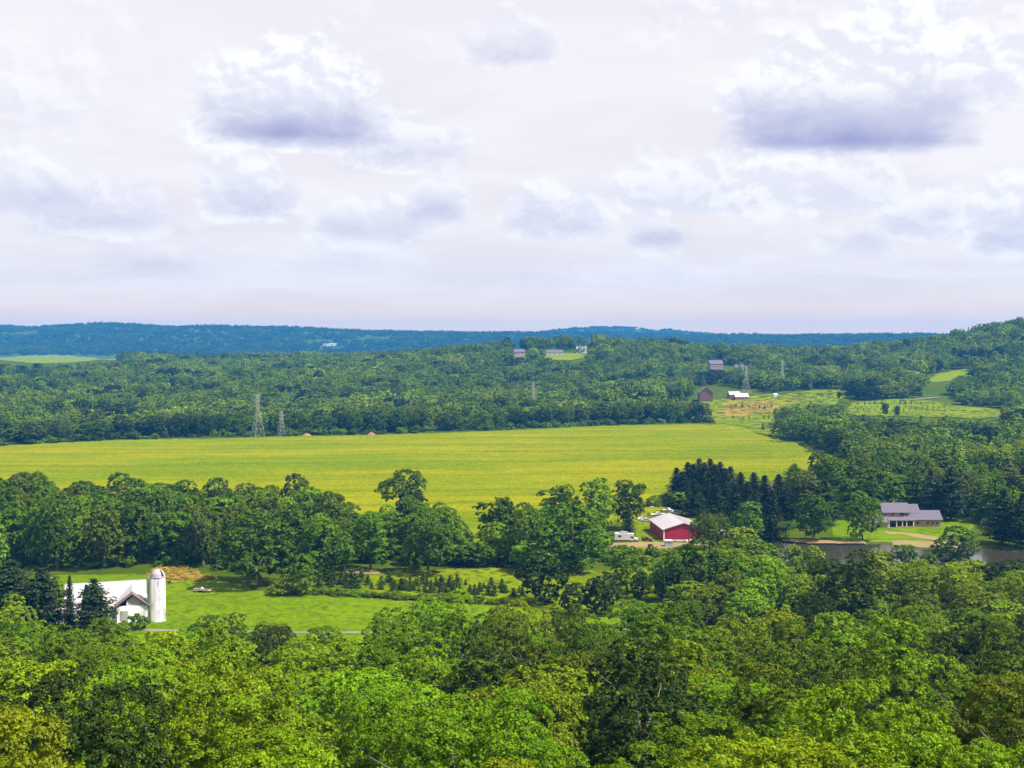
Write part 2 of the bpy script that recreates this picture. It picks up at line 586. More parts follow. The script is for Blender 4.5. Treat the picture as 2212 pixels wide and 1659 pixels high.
def sheet(name, mat, pts, label, lift=0.06, step=None, kind='structure', world=False, rag=0.0):
    """a draped patch of ground; outline in surveyed picture points"""
    W = [p if world else at(*p)[:2] for p in pts]
    # soften the outline: round the corners, then fray it
    W = [np.array(p, float) for p in W]
    for _ in range(2):
        W = [q for k in range(len(W)) for q in (W[k] * 0.75 + W[(k + 1) % len(W)] * 0.25, W[k] * 0.25 + W[(k + 1) % len(W)] * 0.75)]
    out = []
    n = len(W)
    st = (step or 4) * 0.4
    for k in range(n):
        a, b = W[k], W[(k + 1) % n]
        m = max(1, int(np.linalg.norm(b - a) / st))
        for j in range(m):
            p = a + (b - a) * j / m
            g = 2.2 / st
            out.append((p[0] + rag * 3.2 * (vnoise(p[0] * g * .3, p[1] * g * .3) - .5) + rag * 1.6 * (vnoise(p[0] * g, p[1] * g + 7) - .5),
                        p[1] + rag * 5.0 * (vnoise(p[0] * g * .3 + 31, p[1] * g * .3) - .5) + rag * 2.4 * (vnoise(p[0] * g + 11, p[1] * g) - .5)))
    import bmesh
    bm = bmesh.new()
    f = bm.faces.new([bm.verts.new((p[0], p[1], 0)) for p in out])
    bmesh.ops.triangulate(bm, faces=[f])
    for _ in range(3):
        long_e = [e for e in bm.edges if e.calc_length() > (step or 6) * 3]
        if not long_e:
            break
        bmesh.ops.subdivide_edges(bm, edges=long_e, cuts=1)
        bmesh.ops.triangulate(bm, faces=bm.faces[:])
    bm.normal_update()
    xs = np.array([v.co.x for v in bm.verts]); ys = np.array([v.co.y for v in bm.verts])
    hs = H(xs, ys)
    for v, h in zip(bm.verts, hs):
        v.co.z = h + lift
    for f in bm.faces:
        f.smooth = True
        if f.normal.z < 0:
            f.normal_flip()
    me = bpy.data.meshes.new(name)
    bm.to_mesh(me); bm.free()
    me.materials.append(mat)
    return tag(link(name, me), label, kind=kind)


sheet('lawn', G_LAWN, [(60, 1250), (130, 1243), (330, 1240), (420, 1252), (520, 1262), (570, 1285), (740, 1290), (900, 1300), (1060, 1308),
                       (1180, 1320), (1420, 1345), (1420, 1362), (900, 1385), (300, 1385), (60, 1372)],
      'bright mown green lawn around the white silo', 0.07, rag=0.6)
sheet('meadow', G_MEAD, [(600, 1262), (700, 1250), (830, 1240), (900, 1232), (1060, 1228), (1240, 1236), (1420, 1225), (1500, 1260), (1560, 1300), (1420, 1338),
                         (1180, 1312), (1060, 1301), (900, 1293), (740, 1283), (640, 1275)],
      'yellow-green meadow of the young conifer plantation', 0.14, rag=0.8)
sheet('dirt_patch', G_GOLD, [(320, 1240), (345, 1222), (400, 1224), (440, 1240), (470, 1250), (420, 1256), (370, 1257), (325, 1256)],
      'dry golden grass strip behind the silo', 0.15, rag=1.0)
sheet('soil_patch', G_SAND, [(735, 1232), (790, 1226), (830, 1236), (810, 1243), (750, 1242)], 'pale bare soil and brush at the wood edge', 0.2, rag=0.6)
sheet('lane', G_GRAVEL, [(60, 1352), (200, 1357), (500, 1364), (900, 1366), (1300, 1360), (1600, 1352), (1600, 1355.5), (1300, 1364), (900, 1370), (500, 1368), (200, 1361), (60, 1356)],
      'pale gravel lane behind the near trees', 0.16)
sheet('farm_drive', G_SAND, [(1310, 1172), (1440, 1171), (1500, 1173), (1560, 1168), (1560, 1178), (1500, 1186), (1430, 1185), (1310, 1183)],
      'tan dirt drive in front of the red barn', 0.12, rag=0.4)
sheet('yard_grass', G_MEAD, [(1370, 1110), (1420, 1095), (1500, 1090), (1560, 1120), (1560, 1168), (1440, 1171), (1310, 1173), (1360, 1150)],
      'sunlit green grass around the red barn', 0.08, rag=0.6)
sheet('house_lawn', G_LAWN, [(1790, 1122), (1850, 1118), (1960, 1135), (2060, 1120), (2110, 1130), (2080, 1162), (1990, 1170), (1900, 1168), (1800, 1172), (1800, 1150)],
      'bright green lawn between the stone house and pond', 0.08, rag=0.5)
sheet('bank_soil', G_SAND, [(1690, 1164), (1790, 1169), (1900, 1169), (1960, 1168), (2060, 1172), (2120, 1172), (2110, 1180), (1990, 1185), (1900, 1174), (1760, 1175), (1690, 1170)],
      'tan sandy bank along the far pond shore', 0.15, rag=0.4)
sheet('sand_path', G_SAND, [(1905, 1150), (1950, 1149.5), (2010, 1159), (2060, 1166), (2060, 1171), (1990, 1164.5), (1950, 1155), (1915, 1154)],
      'bare sandy path and diggings below the stone house', 0.2, rag=0.4)
sheet('pond', WATER, [(1650, 1166), (1760, 1174), (1900, 1171), (1990, 1184), (2100, 1178), (2240, 1186), (2310, 1215), (2240, 1248), (2060, 1225), (1900, 1227), (1780, 1224), (1650, 1208)],
      'still dark green pond below the stone house', 0.0)
for v in bpy.data.objects['pond'].data.vertices:
    v.co.z = -0.35
sheet('grass_clearing', G_LAWN, [(1900, 1250), (2015, 1246), (2030, 1262), (1900, 1268)], 'small bright grass clearing among the pond trees', 0.1, rag=0.6)
# fields beyond the crop
sheet('hill_meadow', G_MEAD, [(1500, 872), (1560, 860), (1680, 853), (1822, 838), (1826, 870), (1680, 900), (1690, 945), (1560, 925), (1520, 900)],
      'yellow-green sloping meadow below the brown barn', 0.4, 25, rag=3)
sheet('dry_field', G_GOLD, [(1566, 876), (1568, 870), (1600, 871), (1640, 866), (1680, 868), (1690, 880), (1684, 892), (1640, 894), (1600, 898), (1570, 897), (1564, 888)], 'golden dry grass field with dotted young conifers', 0.8, 12, rag=7)
sheet('tree_farm_field', G_MEAD, [(1830, 869), (1930, 864), (1995, 861), (2060, 876), (2170, 884), (2165, 905), (2060, 903), (1960, 900), (1835, 899)],
      'far yellow-green field planted with rows of young conifers', 0.4, 25, rag=3)
sheet('hillside_field', G_MEAD, [(2004, 815), (2050, 803), (2094, 797), (2092, 806), (2040, 824), (2008, 828)], 'small bright field on the wooded hillside', 0.6, 25, rag=3)
sheet('far_pasture', G_MEAD, [(-60, 768), (265, 768), (268, 782), (-60, 786)], 'long pale green pasture on the far left plain', 0.8, 40, rag=8)
sheet('river_meadow', G_MEAD, [(110, 886), (300, 887), (305, 900), (110, 900)], 'thin strip of meadow seen through the left trees', 0.5, 25, rag=3)
sheet('house_green', G_MEAD, [(1180, 764), (1264, 763), (1264, 778), (1180, 780)], 'pale lawn before the hilltop houses', 0.8, 30, rag=4)
sheet('gap_field', G_MEAD, [(1898, 825), (1928, 823), (1930, 846), (1902, 848)], 'bright grass gap behind the dark conifer block', 0.6, 25, rag=3)
sheet('far_road', G_GRAVEL, [(1962, 864), (2030, 858.5), (2032, 860.5), (1964, 866)], 'pale road curving past the far conifer rows', 0.9, 25)


# ------------------------------------------------------------------ the crop field: raised, uneven mass of plants
FIELD = [flat(*p, z=1.5) for p in [(-200, 990), (-30, 966), (120, 958), (250, 952), (500, 945), (640, 942), (800, 940), (1000, 933), (1200, 925), (1400, 917), (1500, 915), (1570, 917),
                                   (1640, 938), (1720, 958), (1785, 990), (1760, 1020), (1640, 1060), (1440, 1100), (1300, 1130), (1100, 1190), (960, 1190), (880, 1140), (760, 1130),
                                   (560, 1105), (380, 1085), (0, 1085), (-200, 1085)]]


def build_crop():
    P = np.array(FIELD)
    xs = np.arange(P[:, 0].min(), P[:, 0].max(), 1.25); ys = np.arange(P[:, 1].min(), P[:, 1].max(), 2.2)
    Y, X = np.meshgrid(ys, xs, indexing='ij')
    rs = np.random.RandomState(5)
    Xj = X + rs.uniform(-.4, .4, X.shape); Yj = Y + rs.uniform(-.6, .6, Y.shape)
    ins = in_poly(Xj, Yj, FIELD)
    inner = ins.copy()
    inner[1:-1, 1:-1] &= ins[:-2, 1:-1] & ins[2:, 1:-1] & ins[1:-1, :-2] & ins[1:-1, 2:]
    rows = 0.12 * np.sin((Yj + 0.06 * Xj) * 2 * math.pi / 7.0)
    Z = H(Xj, Yj) + 1.55 + rs.rand(*X.shape) ** 2 * 0.55 + rows + 1.2 * (vnoise(Xj / 60.0, Yj / 45.0) - 0.5)
    Z = np.where(inner, Z, H(Xj, Yj) - 0.05)
    nr, nc = X.shape
    i = np.arange(nr * nc).reshape(nr, nc)
    q = np.stack([i[:-1, :-1], i[:-1, 1:], i[1:, 1:], i[1:, :-1]], -1).reshape(-1, 4)
    keep = (ins[:-1, :-1] & ins[:-1, 1:] & ins[1:, 1:] & ins[1:, :-1]).ravel()
    q = q[keep]
    used = np.unique(q)
    mp = -np.ones(nr * nc, int); mp[used] = np.arange(len(used))
    V = np.stack([Xj, Yj, Z], -1).reshape(-1, 3)[used]
    o = link('crop_field', mesh_np('crop_field', V, mp[q].ravel(), np.full(len(q), 4), [CROP], False))
    tag(o, 'wide yellow-green crop field of low plants in faint rows', 'crop', kind='stuff')


build_crop()

# ------------------------------------------------------------------ foliage geometry
def norm(v):
    return v / np.maximum(np.linalg.norm(v, axis=-1, keepdims=True), 1e-9)


def leaf_quads(pos, nrm, size, rs, aspect=0.62, fold=0.12, tdir=None):
    N = len(pos)
    t = rs.normal(size=(N, 3)) if tdir is None else tdir + rs.normal(size=(N, 3)) * 0.25
    t = norm(t - (t * nrm).sum(-1, keepdims=True) * nrm)
    b = np.cross(nrm, t)
    s = size[:, None]
    V = np.empty((N, 4, 3))
    V[:, 0] = pos - t * s * 0.5
    V[:, 1] = pos + b * s * aspect * 0.5 - nrm * s * fold
    V[:, 2] = pos + t * s * 0.5
    V[:, 3] = pos - b * s * aspect * 0.5 - nrm * s * fold
    return V.reshape(-1, 3)


def broadleaf(seed, R=6.6, ht=18.0, base=4.0, lobes=12, tufts=420, nleaf=15, leaf=0.52, rt=0.62, irregular=0.25, droop=0.0, top=1.0, small=1.0):
    """crown of leaf tufts on overlapping lobes"""
    rs = np.random.RandomState(seed)
    cz = (ht + base) / 2
    hz = (ht - base) / 2
    C, RR = [], []
    for k in range(lobes):
        u = (k + 0.5) / lobes
        zf = 1 - 1.9 * u
        a = k * 2.39996 + rs.uniform(-.5, .5)
        rad = math.sqrt(max(0, 1 - zf * zf))
        q = rs.uniform(0.46, 0.62) + rs.uniform(-irregular, irregular) * 0.5
        C.append((R * q * rad * math.cos(a) * 1.05, R * q * rad * math.sin(a) * 1.05, cz + hz * (q + .05) * zf * top))
        RR.append(R * small * rs.uniform(0.32, 0.54))
    C.append((0, 0, cz)); RR.append(R * 0.55)
    C = np.array(C); RR = np.array(RR)
    p = RR ** 2 / (RR ** 2).sum()
    idx = rs.choice(len(C), tufts * 4, p=p)
    d = norm(rs.normal(size=(tufts * 4, 3)) + np.array([0, 0, 0.35]))
    lump = 1 + irregular * 0.7 * (vnoise(d[:, 0] * 3 + idx * 3.1, d[:, 1] * 3 + d[:, 2] * 4) - 0.5)
    pos = C[idx] + d * (RR[idx] * lump)[:, None] * np.array([1, 1, 0.85])
    dist = np.linalg.norm((pos[:, None] - C[None]) * np.array([1, 1, 1 / 0.85]), axis=-1) / RR[None]
    dist[np.arange(len(pos)), idx] = 9
    ok = (dist.min(1) > 0.80) & (pos[:, 2] > base * 0.75)
    pos, d = pos[ok][:tufts], d[ok][:tufts]
    T = len(pos)
    ax = norm(d + np.array([0, 0, 0.9]))
    L = np.repeat(np.arange(T), nleaf)
    o = rs.normal(size=(T * nleaf, 3))
    o = norm(o) * (rs.rand(T * nleaf, 1) ** 0.5)
    a = ax[L]
    al = (o * a).sum(-1, keepdims=True)
    o = o - a * al * 0.55
    sc = rt * rs.uniform(0.7, 1.35, T)[L][:, None]
    pp = pos[L] + o * sc - a * ((o ** 2).sum(-1, keepdims=True)) * sc * (0.35 + droop)
    if droop:
        pp[:, 2] -= droop * rs.rand(len(pp)) * 3.0
    nn = norm(a * 0.75 + o * 1.0 + rs.normal(size=o.shape) * 0.50)
    sz = leaf * rs.uniform(0.65, 1.35, len(pp))
    return leaf_quads(pp, nn, sz, rs)


def conifer(seed, R=3.6, ht=16.0, base=1.0, levels=26, per=9, seg=6, leaf=0.8, shape=0.85, tilt=-0.15, gap=0.0, pine=False):
    rs = np.random.RandomState(seed)
    pos, nrm, tdi, siz = [], [], [], []
    for k in range(levels):
        f = (k + 0.5) / levels
        z0 = base + (ht - base) * f
        if pine:
            r = R * (0.35 + 0.65 * math.sin(math.pi * min(1, (f * 0.95 + 0.12)) ** 0.8)) * (1 if f < 0.8 else 1 - (f - .8) * 3.2)
        else:
            r = R * (1 - f) ** shape + 0.12
        n = max(4, int(per * (0.45 + 0.55 * r / R)))
        a0 = rs.uniform(0, 6.28)
        for j in range(n):
            a = a0 + 6.283 * j / n + rs.uniform(-.25, .25)
            rl = r * rs.uniform(0.65, 1.18)
            if gap and rs.rand() < gap:
                continue
            dirv = np.array([math.cos(a), math.sin(a), tilt + rs.uniform(-.1, .1)])
            side = np.array([-math.sin(a), math.cos(a), 0])
            m = max(2, int(seg * rl / R + 1))
            for q in range(m):
                g = (q + 0.7) / m
                for _ in range(3 if pine else 2):
                    p = np.array([0, 0, z0]) + dirv * rl * g + side * rs.normal() * rl * 0.16 + np.array([0, 0, rs.normal() * 0.14 + (0.35 * g * g if pine else 0)])
                    pos.append(p)
                    nrm.append(np.array([0, 0, 1.0]) + dirv * 0.55 + rs.normal(size=3) * 0.42)
                    tdi.append(dirv + side * rs.normal() * 0.6)
                    siz.append(leaf * rs.uniform(0.7, 1.3) * (1.1 - 0.35 * g))
    pos = np.array(pos); nrm = norm(np.array(nrm)); tdi = np.array(tdi); siz = np.array(siz)
    return leaf_quads(pos, nrm, siz, rs, 0.5, 0.1, tdi)


def quad_mesh(name, V, mat):
    n = len(V) // 4
    return mesh_np(name, V, np.arange(n * 4), np.full(n, 4), [mat])


def trunk_mesh(name, seed, ht=18.0, base=4.0, R=6.6, r0=0.42, limbs=7, straight=False):
    rs = np.random.RandomState(seed)
    m = MB()
    p = np.array([0, 0, -0.6]); r = r0 * 1.25
    top = ht * (0.93 if straight else 0.72)
    k = 6
    pts = [p]
    for i in range(1, k + 1):
        q = np.array([rs.normal() * 0.12 * (not straight), rs.normal() * 0.12 * (not straight), -0.6 + (top + .6) * i / k]) + (0 if straight else np.array([pts[-1][0], pts[-1][1], 0]))
        r2 = r0 * (1 - 0.8 * i / k)
        m.bar(pts[-1], q, r, 7, r2)
        r = r2; pts.append(q)
    if not straight:
        for j in range(limbs):
            z = base * 0.7 + (top - base * 0.7) * (j + rs.rand()) / limbs * 0.85
            a = j * 2.4 + rs.uniform(-.4, .4)
            c = pts[0] * 0 + np.array([np.interp(z, [q[2] for q in pts], [q[0] for q in pts]), np.interp(z, [q[2] for q in pts], [q[1] for q in pts]), z])
            L = R * rs.uniform(0.5, 0.8)
            e1 = c + np.array([math.cos(a) * L * .5, math.sin(a) * L * .5, L * 0.45])
            e2 = e1 + np.array([math.cos(a + .3) * L * .5, math.sin(a + .3) * L * .5, L * 0.4])
            m.bar(c, e1, r0 * 0.36, 5, r0 * 0.22).bar(e1, e2, r0 * 0.22, 5, r0 * 0.08)
    return m.mesh(name, BARK, True)


# kinds: name -> list of (crown mesh, trunk mesh, nominal height, nominal crown width)
KINDS = {}


def mk_kind(key, seeds, ht, R, mat, fn, tr):
    KINDS[key] = [(quad_mesh(key + '_crown', fn(s), mat), tr(s), ht, R * 2) for s in seeds]


# nearest trees: fine leaves
mk_kind('near', range(101, 107), 18, 6.6, LEAF, lambda s: broadleaf(s, base=2.5, tufts=600, nleaf=30, leaf=0.35, rt=0.52, lobes=22, irregular=0.7, small=0.8),
        lambda s: trunk_mesh('trunk', s))
mk_kind('near_tall', range(121, 124), 22, 6.0, LEAF, lambda s: broadleaf(s, R=6.0, ht=22, base=4, tufts=660, nleaf=30, leaf=0.36, rt=0.54, lobes=25, irregular=0.7, small=0.8),
        lambda s: trunk_mesh('trunk', s, 22, 6, 6.0))
mk_kind('close', range(111, 114), 18, 6.6, LEAF, lambda s: broadleaf(s, base=4.0, tufts=640, nleaf=52, leaf=0.25, rt=0.52, lobes=22, irregular=0.7, small=0.8),
        lambda s: trunk_mesh('trunk', s))
# trees of the valley: coarser tufts
mk_kind('mid', range(201, 206), 18, 6.8, LEAF, lambda s: broadleaf(s, R=6.8, ht=18, base=0.6, tufts=380, nleaf=11, leaf=0.90, rt=0.88, lobes=18, irregular=0.5),
        lambda s: trunk_mesh('trunk', s, 18, 2.4, 6.8))
mk_kind('mid_tall', range(221, 224), 22, 5.6, LEAF, lambda s: broadleaf(s, R=5.6, ht=22, base=1.6, tufts=380, nleaf=11, leaf=0.90, rt=0.88, lobes=20, irregular=0.6),
        lambda s: trunk_mesh('trunk', s, 22, 3.5, 5.6))
mk_kind('open_tree', range(231, 233), 22, 8.5, LEAF, lambda s: broadleaf(s, R=8.5, ht=22, base=8, tufts=230, nleaf=12, leaf=0.9, rt=1.1, lobes=9, irregular=0.7),
        lambda s: trunk_mesh('trunk', s, 22, 8, 8.5, 0.6, 9))
mk_kind('willow', range(241, 242), 14, 7.0, LEAF, lambda s: broadleaf(s, R=7.0, ht=14, base=1.2, tufts=360, nleaf=12, leaf=0.8, rt=0.8, lobes=10, droop=0.55),
        lambda s: trunk_mesh('trunk', s, 14, 2, 6))
mk_kind('shrub', range(251, 255), 4, 2.6, LEAF, lambda s: broadleaf(s, R=2.6, ht=4, base=0.0, tufts=120, nleaf=9, leaf=0.55, rt=0.5, lobes=8, irregular=0.4),
        lambda s: trunk_mesh('trunk', s, 3, 0.3, 1.6, 0.12, 4))
mk_kind('pine', range(301, 304), 18, 5.6, NEEDLE, lambda s: conifer(s, R=5.6, ht=18, base=1.2, levels=22, per=11, seg=8, leaf=1.35, tilt=-0.02, gap=0.08, pine=True),
        lambda s: trunk_mesh('trunk', s, 18, 2, 5, 0.36, 0, True))
mk_kind('spruce', range(321, 324), 18, 3.9, NEEDLE, lambda s: conifer(s, R=3.9, ht=18, base=0.5, levels=34, per=13, seg=5, leaf=0.95, shape=0.62, tilt=-0.25),
        lambda s: trunk_mesh('trunk', s, 18, 1, 3, 0.28, 0, True))
mk_kind('cedar', range(331, 333), 12, 4.6, NEEDLE, lambda s: broadleaf(s, R=4.6, ht=12, base=0.3, tufts=300, nleaf=10, leaf=0.75, rt=0.65, lobes=12, irregular=0.2),
        lambda s: trunk_mesh('trunk', s, 11, 1, 3, 0.25, 3))
mk_kind('sapling', range(341, 345), 2.4, 1.0, NEEDLE, lambda s: conifer(s, R=1.0, ht=2.4, base=0.12, levels=9, per=7, seg=3, leaf=0.5, tilt=-0.1),
        lambda s: trunk_mesh('trunk', s, 2.3, 0.1, 0.8, 0.06, 0, True))

TINT = {
    'bright': (0.118, 0.218, 0.001), 'yellow': (0.142, 0.205, 0.001), 'green': (0.076, 0.146, 0.001), 'deep': (0.047, 0.093, 0.002),
    'dark': (0.022, 0.042, 0.005), 'olive': (0.070, 0.104, 0.002), 'golden': (0.112, 0.148, 0.002), 'grey': (0.060, 0.085, 0.012),
    'pine': (0.019, 0.036, 0.011), 'spruce': (0.010, 0.019, 0.009), 'young': (0.026, 0.050, 0.005),
}
RND = random.Random(4)


def plant(name, kind, x, y, ht, wid, tint, label, cat, group=None, rot=None, jitter=0.12, variant=None):
    ks = KINDS[kind]
    crown, trunk, h0, w0 = ks[(variant if variant is not None else RND.randrange(len(ks))) % len(ks)]
    root = empty(name, (x, y, Hs(x, y) - 0.05), RND.uniform(0, 6.28) if rot is None else rot, label, cat, group)
    root.scale = (wid / w0, wid / w0, ht / h0)
    c = link('crown', crown, root)
    b = TINT[tint] if isinstance(tint, str) else tint
    k = 1 + RND.uniform(-jitter, jitter)
    c['leaf_tint'] = [b[0] * k * (1 + RND.uniform(-jitter, jitter)), b[1] * k, b[2] * k]
    link('trunk', trunk, root)
    return root


PLACED = []      # (x, y, radius) of every single tree


def hero(kind, px, ytop, wpx, ht, tint, name, label, cat='tree', group=None, variant=None):
    """a tree whose top shows at (px, ytop); its height fixes how far away it stands"""
    z = 0.0
    for _ in range(3):
        x, y = flat(px, ytop, z + ht)
        z = Hs(x, y)
    w = wpx / F * y
    PLACED.append((x, y, w / 2))
    return plant(name, kind, x, y, ht, w, tint, label, cat, group, variant=variant)


TONE = {'bright': 'bright', 'yellow': 'yellow-green', 'green': 'mid-green', 'deep': 'deep-green', 'dark': 'blackish', 'olive': 'olive',
        'golden': 'golden-tinged', 'grey': 'grey-green', 'pine': 'dark', 'spruce': 'blackish'}

# ------------------------------------------------------------------ single trees that stand out
hero('pine', 22, 1212, 160, 18.5, 'pine', 'pine_tree', 'big dark pine at the left edge beside the white barn', 'pine tree', variant=0)
hero('pine', 92, 1226, 115, 17, 'pine', 'pine_tree', 'dark layered pine just left of the grass gap by the barn', 'pine tree', variant=1)
hero('spruce', 150, 1243, 42, 15, 'spruce', 'spruce_tree', 'slim pointed dark spruce in front of the white barn roof', 'spruce tree')
hero('pine', 203, 1250, 92, 15.0, 'pine', 'pine_tree', 'dark ragged pine hiding the middle of the white barn', 'pine tree', variant=2)
hero('spruce', 186, 1262, 50, 14, 'spruce', 'spruce_tree', 'short pointed spruce between the slim spruce and ragged pine', 'spruce tree')
hero('shrub', 297, 1324, 46, 4.6, 'green', 'shrub', 'leafy shrub at the foot of the silo and barn gable', 'shrub')
hero('shrub', 262, 1342, 40, 3.0, 'bright', 'shrub', 'low bright shrub below the barn gable wall', 'shrub')
hero('shrub', 160, 1358, 36, 2.4, 'bright', 'shrub', 'low bright bush under the ragged pine', 'shrub')
hero('near', 468, 1318, 125, 15, 'deep', 'maple_tree', 'dark rounded tree overlapping the lawn right of the silo', variant=0)
hero('near', 590, 1335, 100, 13, 'golden', 'maple_tree', 'golden-tinged tree at the lawn edge below the big shade tree', variant=1)
hero('near', 850, 1325, 130, 18, 'green', 'maple_tree', 'mid-green tree at the lower end of the lawn', variant=2)
hero('near_tall', 960, 1296, 175, 22, 'bright', 'maple_tree', 'large bright tree standing over the lower lawn end', variant=0)
hero('near', 1110, 1302, 165, 21, 'yellow', 'maple_tree', 'large yellow-green tree right of the lower lawn', variant=3)
hero('near', 1190, 1305, 70, 16, 'olive', 'ash_tree', 'narrow olive tree before the gravel lane', variant=4)
hero('near', 1245, 1310, 80, 17, 'olive', 'ash_tree', 'dull olive tree right of the narrow lane tree', variant=5)
hero('near_tall', 1395, 1283, 170, 20, 'green', 'maple_tree', 'broad fresh green tree below the dark cedars', variant=1)
hero('mid', 560, 1100, 168, 25, 'deep', 'shade_tree', 'huge round shade tree at the top of the lawn', variant=0)
hero('mid', 652, 1203, 74, 12, 'green', 'shade_tree', 'small round tree at the plantation corner', variant=1)
hero('shrub', 600, 1262, 50, 3.4, 'yellow', 'shrub', 'bright yellow-green bush between the shade tree and small tree', 'shrub')
hero('open_tree', 876, 1008, 118, 24, 'deep', 'lone_tree', 'tall open-crowned tree standing against the crop field')
hero('cedar', 893, 1052, 66, 16, 'dark', 'vine_covered_tree', 'dark vine-wrapped trunk mass under the tall open crown')
hero('mid', 705, 1120, 110, 19, 'green', 'shade_tree', 'rounded mid-green tree right of the huge shade tree', variant=2)
hero('mid_tall', 800, 1108, 80, 20, 'green', 'ash_tree', 'tall tree in the hedgerow above the soil patch')
hero('mid', 925, 1108, 110, 21, 'deep', 'shade_tree', 'dark tree leaning over the meadow above the conifer rows', variant=3)
hero('mid', 966, 1104, 92, 19, 'green', 'shade_tree', 'mid-green tree right of the dark meadow-side tree', variant=4)
hero('mid_tall', 1083, 1056, 92, 25, 'deep', 'ash_tree', 'tall dark tree left of the barn-side grove')
hero('mid', 1135, 1095, 90, 21, 'green', 'shade_tree', 'tree filling the gap in the barn-side grove', variant=0)
hero('mid', 1235, 1098, 165, 22, 'green', 'shade_tree', 'wide tree at the front of the barn-side grove', variant=1)
hero('mid_tall', 1213, 1032, 88, 23, 'green', 'ash_tree', 'tall tree at the field edge, leftmost of the trio by the barn')
hero('mid_tall', 1290, 1036, 80, 23, 'bright', 'ash_tree', 'thin bright tree at the field edge, middle of the trio')
hero('mid_tall', 1358, 1022, 74, 24, 'deep', 'ash_tree', 'tall tree at the field edge, nearest the red barn')
hero('spruce', 1357, 1090, 40, 13, 'dark', 'spruce_tree', 'dark small conifer under the tall tree by the camper', 'spruce tree')
hero('mid', 1470, 1054, 90, 10, 'bright', 'shade_tree', 'bright tree behind the red barn roof', variant=2)
hero('mid', 1420, 1070, 56, 6.2, 'green', 'shade_tree', 'small tree behind the parked boats', variant=3)
SPR = [(1462, 1010, 19), (1486, 998, 20), (1510, 990, 21), (1534, 991, 21), (1556, 998, 20), (1578, 1008, 19), (1600, 1020, 18), (1628, 1020, 18), (1652, 1026, 18),
       (1682, 1024, 19), (1588, 1052, 18), (1545, 1045, 18), (1500, 1035, 17), (1474, 1018, 18), (1498, 1002, 19), (1522, 999, 20), (1545, 1003, 19), (1567, 1012, 19), (1614, 1040, 18), (1570, 1040, 18)]
for k, (a, b, h) in enumerate(sorted(SPR)):
    hero('spruce', a, b, 74, h, 'spruce', 'spruce_tree', 'blackish spruce in the dense clump behind the red barn, %s from left' % ordinal(k + 1), 'spruce tree', 'spruces behind the red barn')
hero('spruce', 1632, 1062, 66, 18, 'spruce', 'spruce_tree', 'wide dark spruce left of the hidden grey house', 'spruce tree')
hero('spruce', 1668, 1058, 74, 20, 'spruce', 'spruce_tree', 'wide dark spruce in front of the hidden grey house', 'spruce tree')
hero('willow', 1540, 1098, 92, 16, 'olive', 'willow_tree', 'drooping willow overlapping the right end of the red barn', 'willow')
hero('mid', 1612, 1088, 92, 16, 'green', 'shade_tree', 'rounded tree right of the willow by the pond', variant=4)
hero('mid', 1758, 1066, 80, 19, 'deep', 'shade_tree', 'deep green tree at the far left corner of the pond', variant=0)
hero('mid_tall', 1797, 984, 72, 26, 'green', 'ash_tree', 'tall tree at the right corner of the crop field')
hero('mid_tall', 1858, 992, 88, 24, 'deep', 'ash_tree', 'tall dark tree behind the pond lawn')
hero('mid_tall', 1918, 1008, 78, 20, 'green', 'ash_tree', 'tree standing right behind the stone house roof')
hero('mid', 1864, 1060, 68, 20, 'green', 'lakeside_tree', 'leafy tree with bare trunk on the pond lawn before the house', variant=3)
hero('pine', 2055, 1008, 72, 24, 'pine', 'pine_tree', 'tall layered pine at the right end of the stone house', 'pine tree')
hero('pine', 2012, 1015, 60, 22, 'pine', 'pine_tree', 'dark pine behind the stone house garage wing', 'pine tree')
hero('pine', 2168, 1055, 76, 22, 'pine', 'pine_tree', 'layered pine right of the pond bank', 'pine tree')
hero('pine', 2208, 1066, 70, 21, 'pine', 'pine_tree', 'layered pine at the right edge above the pond', 'pine tree')
hero('mid', 2070, 1143, 96, 13, 'deep', 'lakeside_tree', 'round dark tree on the near shore of the pond', variant=1)
hero('mid', 1955, 1172, 54, 9, 'green', 'lakeside_tree', 'small tree on the near pond shore below the house', variant=2)
hero('shrub', 2003, 1193, 50, 6.5, 'deep', 'shrub', 'dark bush right of the small pond-shore tree', 'shrub')
hero('shrub', 1712, 1176, 46, 6.5, 'yellow', 'shrub', 'yellow-green bush at the pond edge, left one', 'shrub')
hero('shrub', 1758, 1178, 52, 6, 'yellow', 'shrub', 'yellow-green bush at the pond edge, right one', 'shrub')
hero('shrub', 1905, 1186, 60, 7, 'yellow', 'shrub', 'bright bush on the near shore below the sandy diggings', 'shrub')
hero('near_tall', 1830, 1188, 165, 27, 'dark', 'oak_tree', 'huge blackish tree towering in front of the pond', variant=2)
hero('cedar', 1168, 1193, 112, 15.5, 'dark', 'cedar_tree', 'dark cedar mass at the right end of the conifer plantation', 'cedar')
hero('cedar', 1238, 1256, 62, 10, 'dark', 'cedar_tree', 'small dark cedar between two bigger dark cedars', 'cedar')
hero('cedar', 1298, 1232, 84, 13, 'dark', 'cedar_tree', 'dark rounded cedar right of the plantation', 'cedar')
hero('cedar', 1385, 1232, 46, 9, 'dark', 'cedar_tree', 'little dark cedar in the meadow below the barn drive', 'cedar')
hero('cedar', 1520, 1280, 40, 6, 'dark', 'cedar_tree', 'dark pointed cedar bush under the drive-side trees', 'cedar')
hero('mid', 1355, 1185, 90, 14, 'green', 'shade_tree', 'loose green tree below the camper', variant=4)
hero('mid', 1448, 1188, 70, 17, 'green', 'shade_tree', 'slim-trunked tree below the red barn', variant=0)
hero('mid', 1515, 1168, 125, 19, 'deep', 'shade_tree', 'dense rounded tree just below the red barn drive', variant=1)
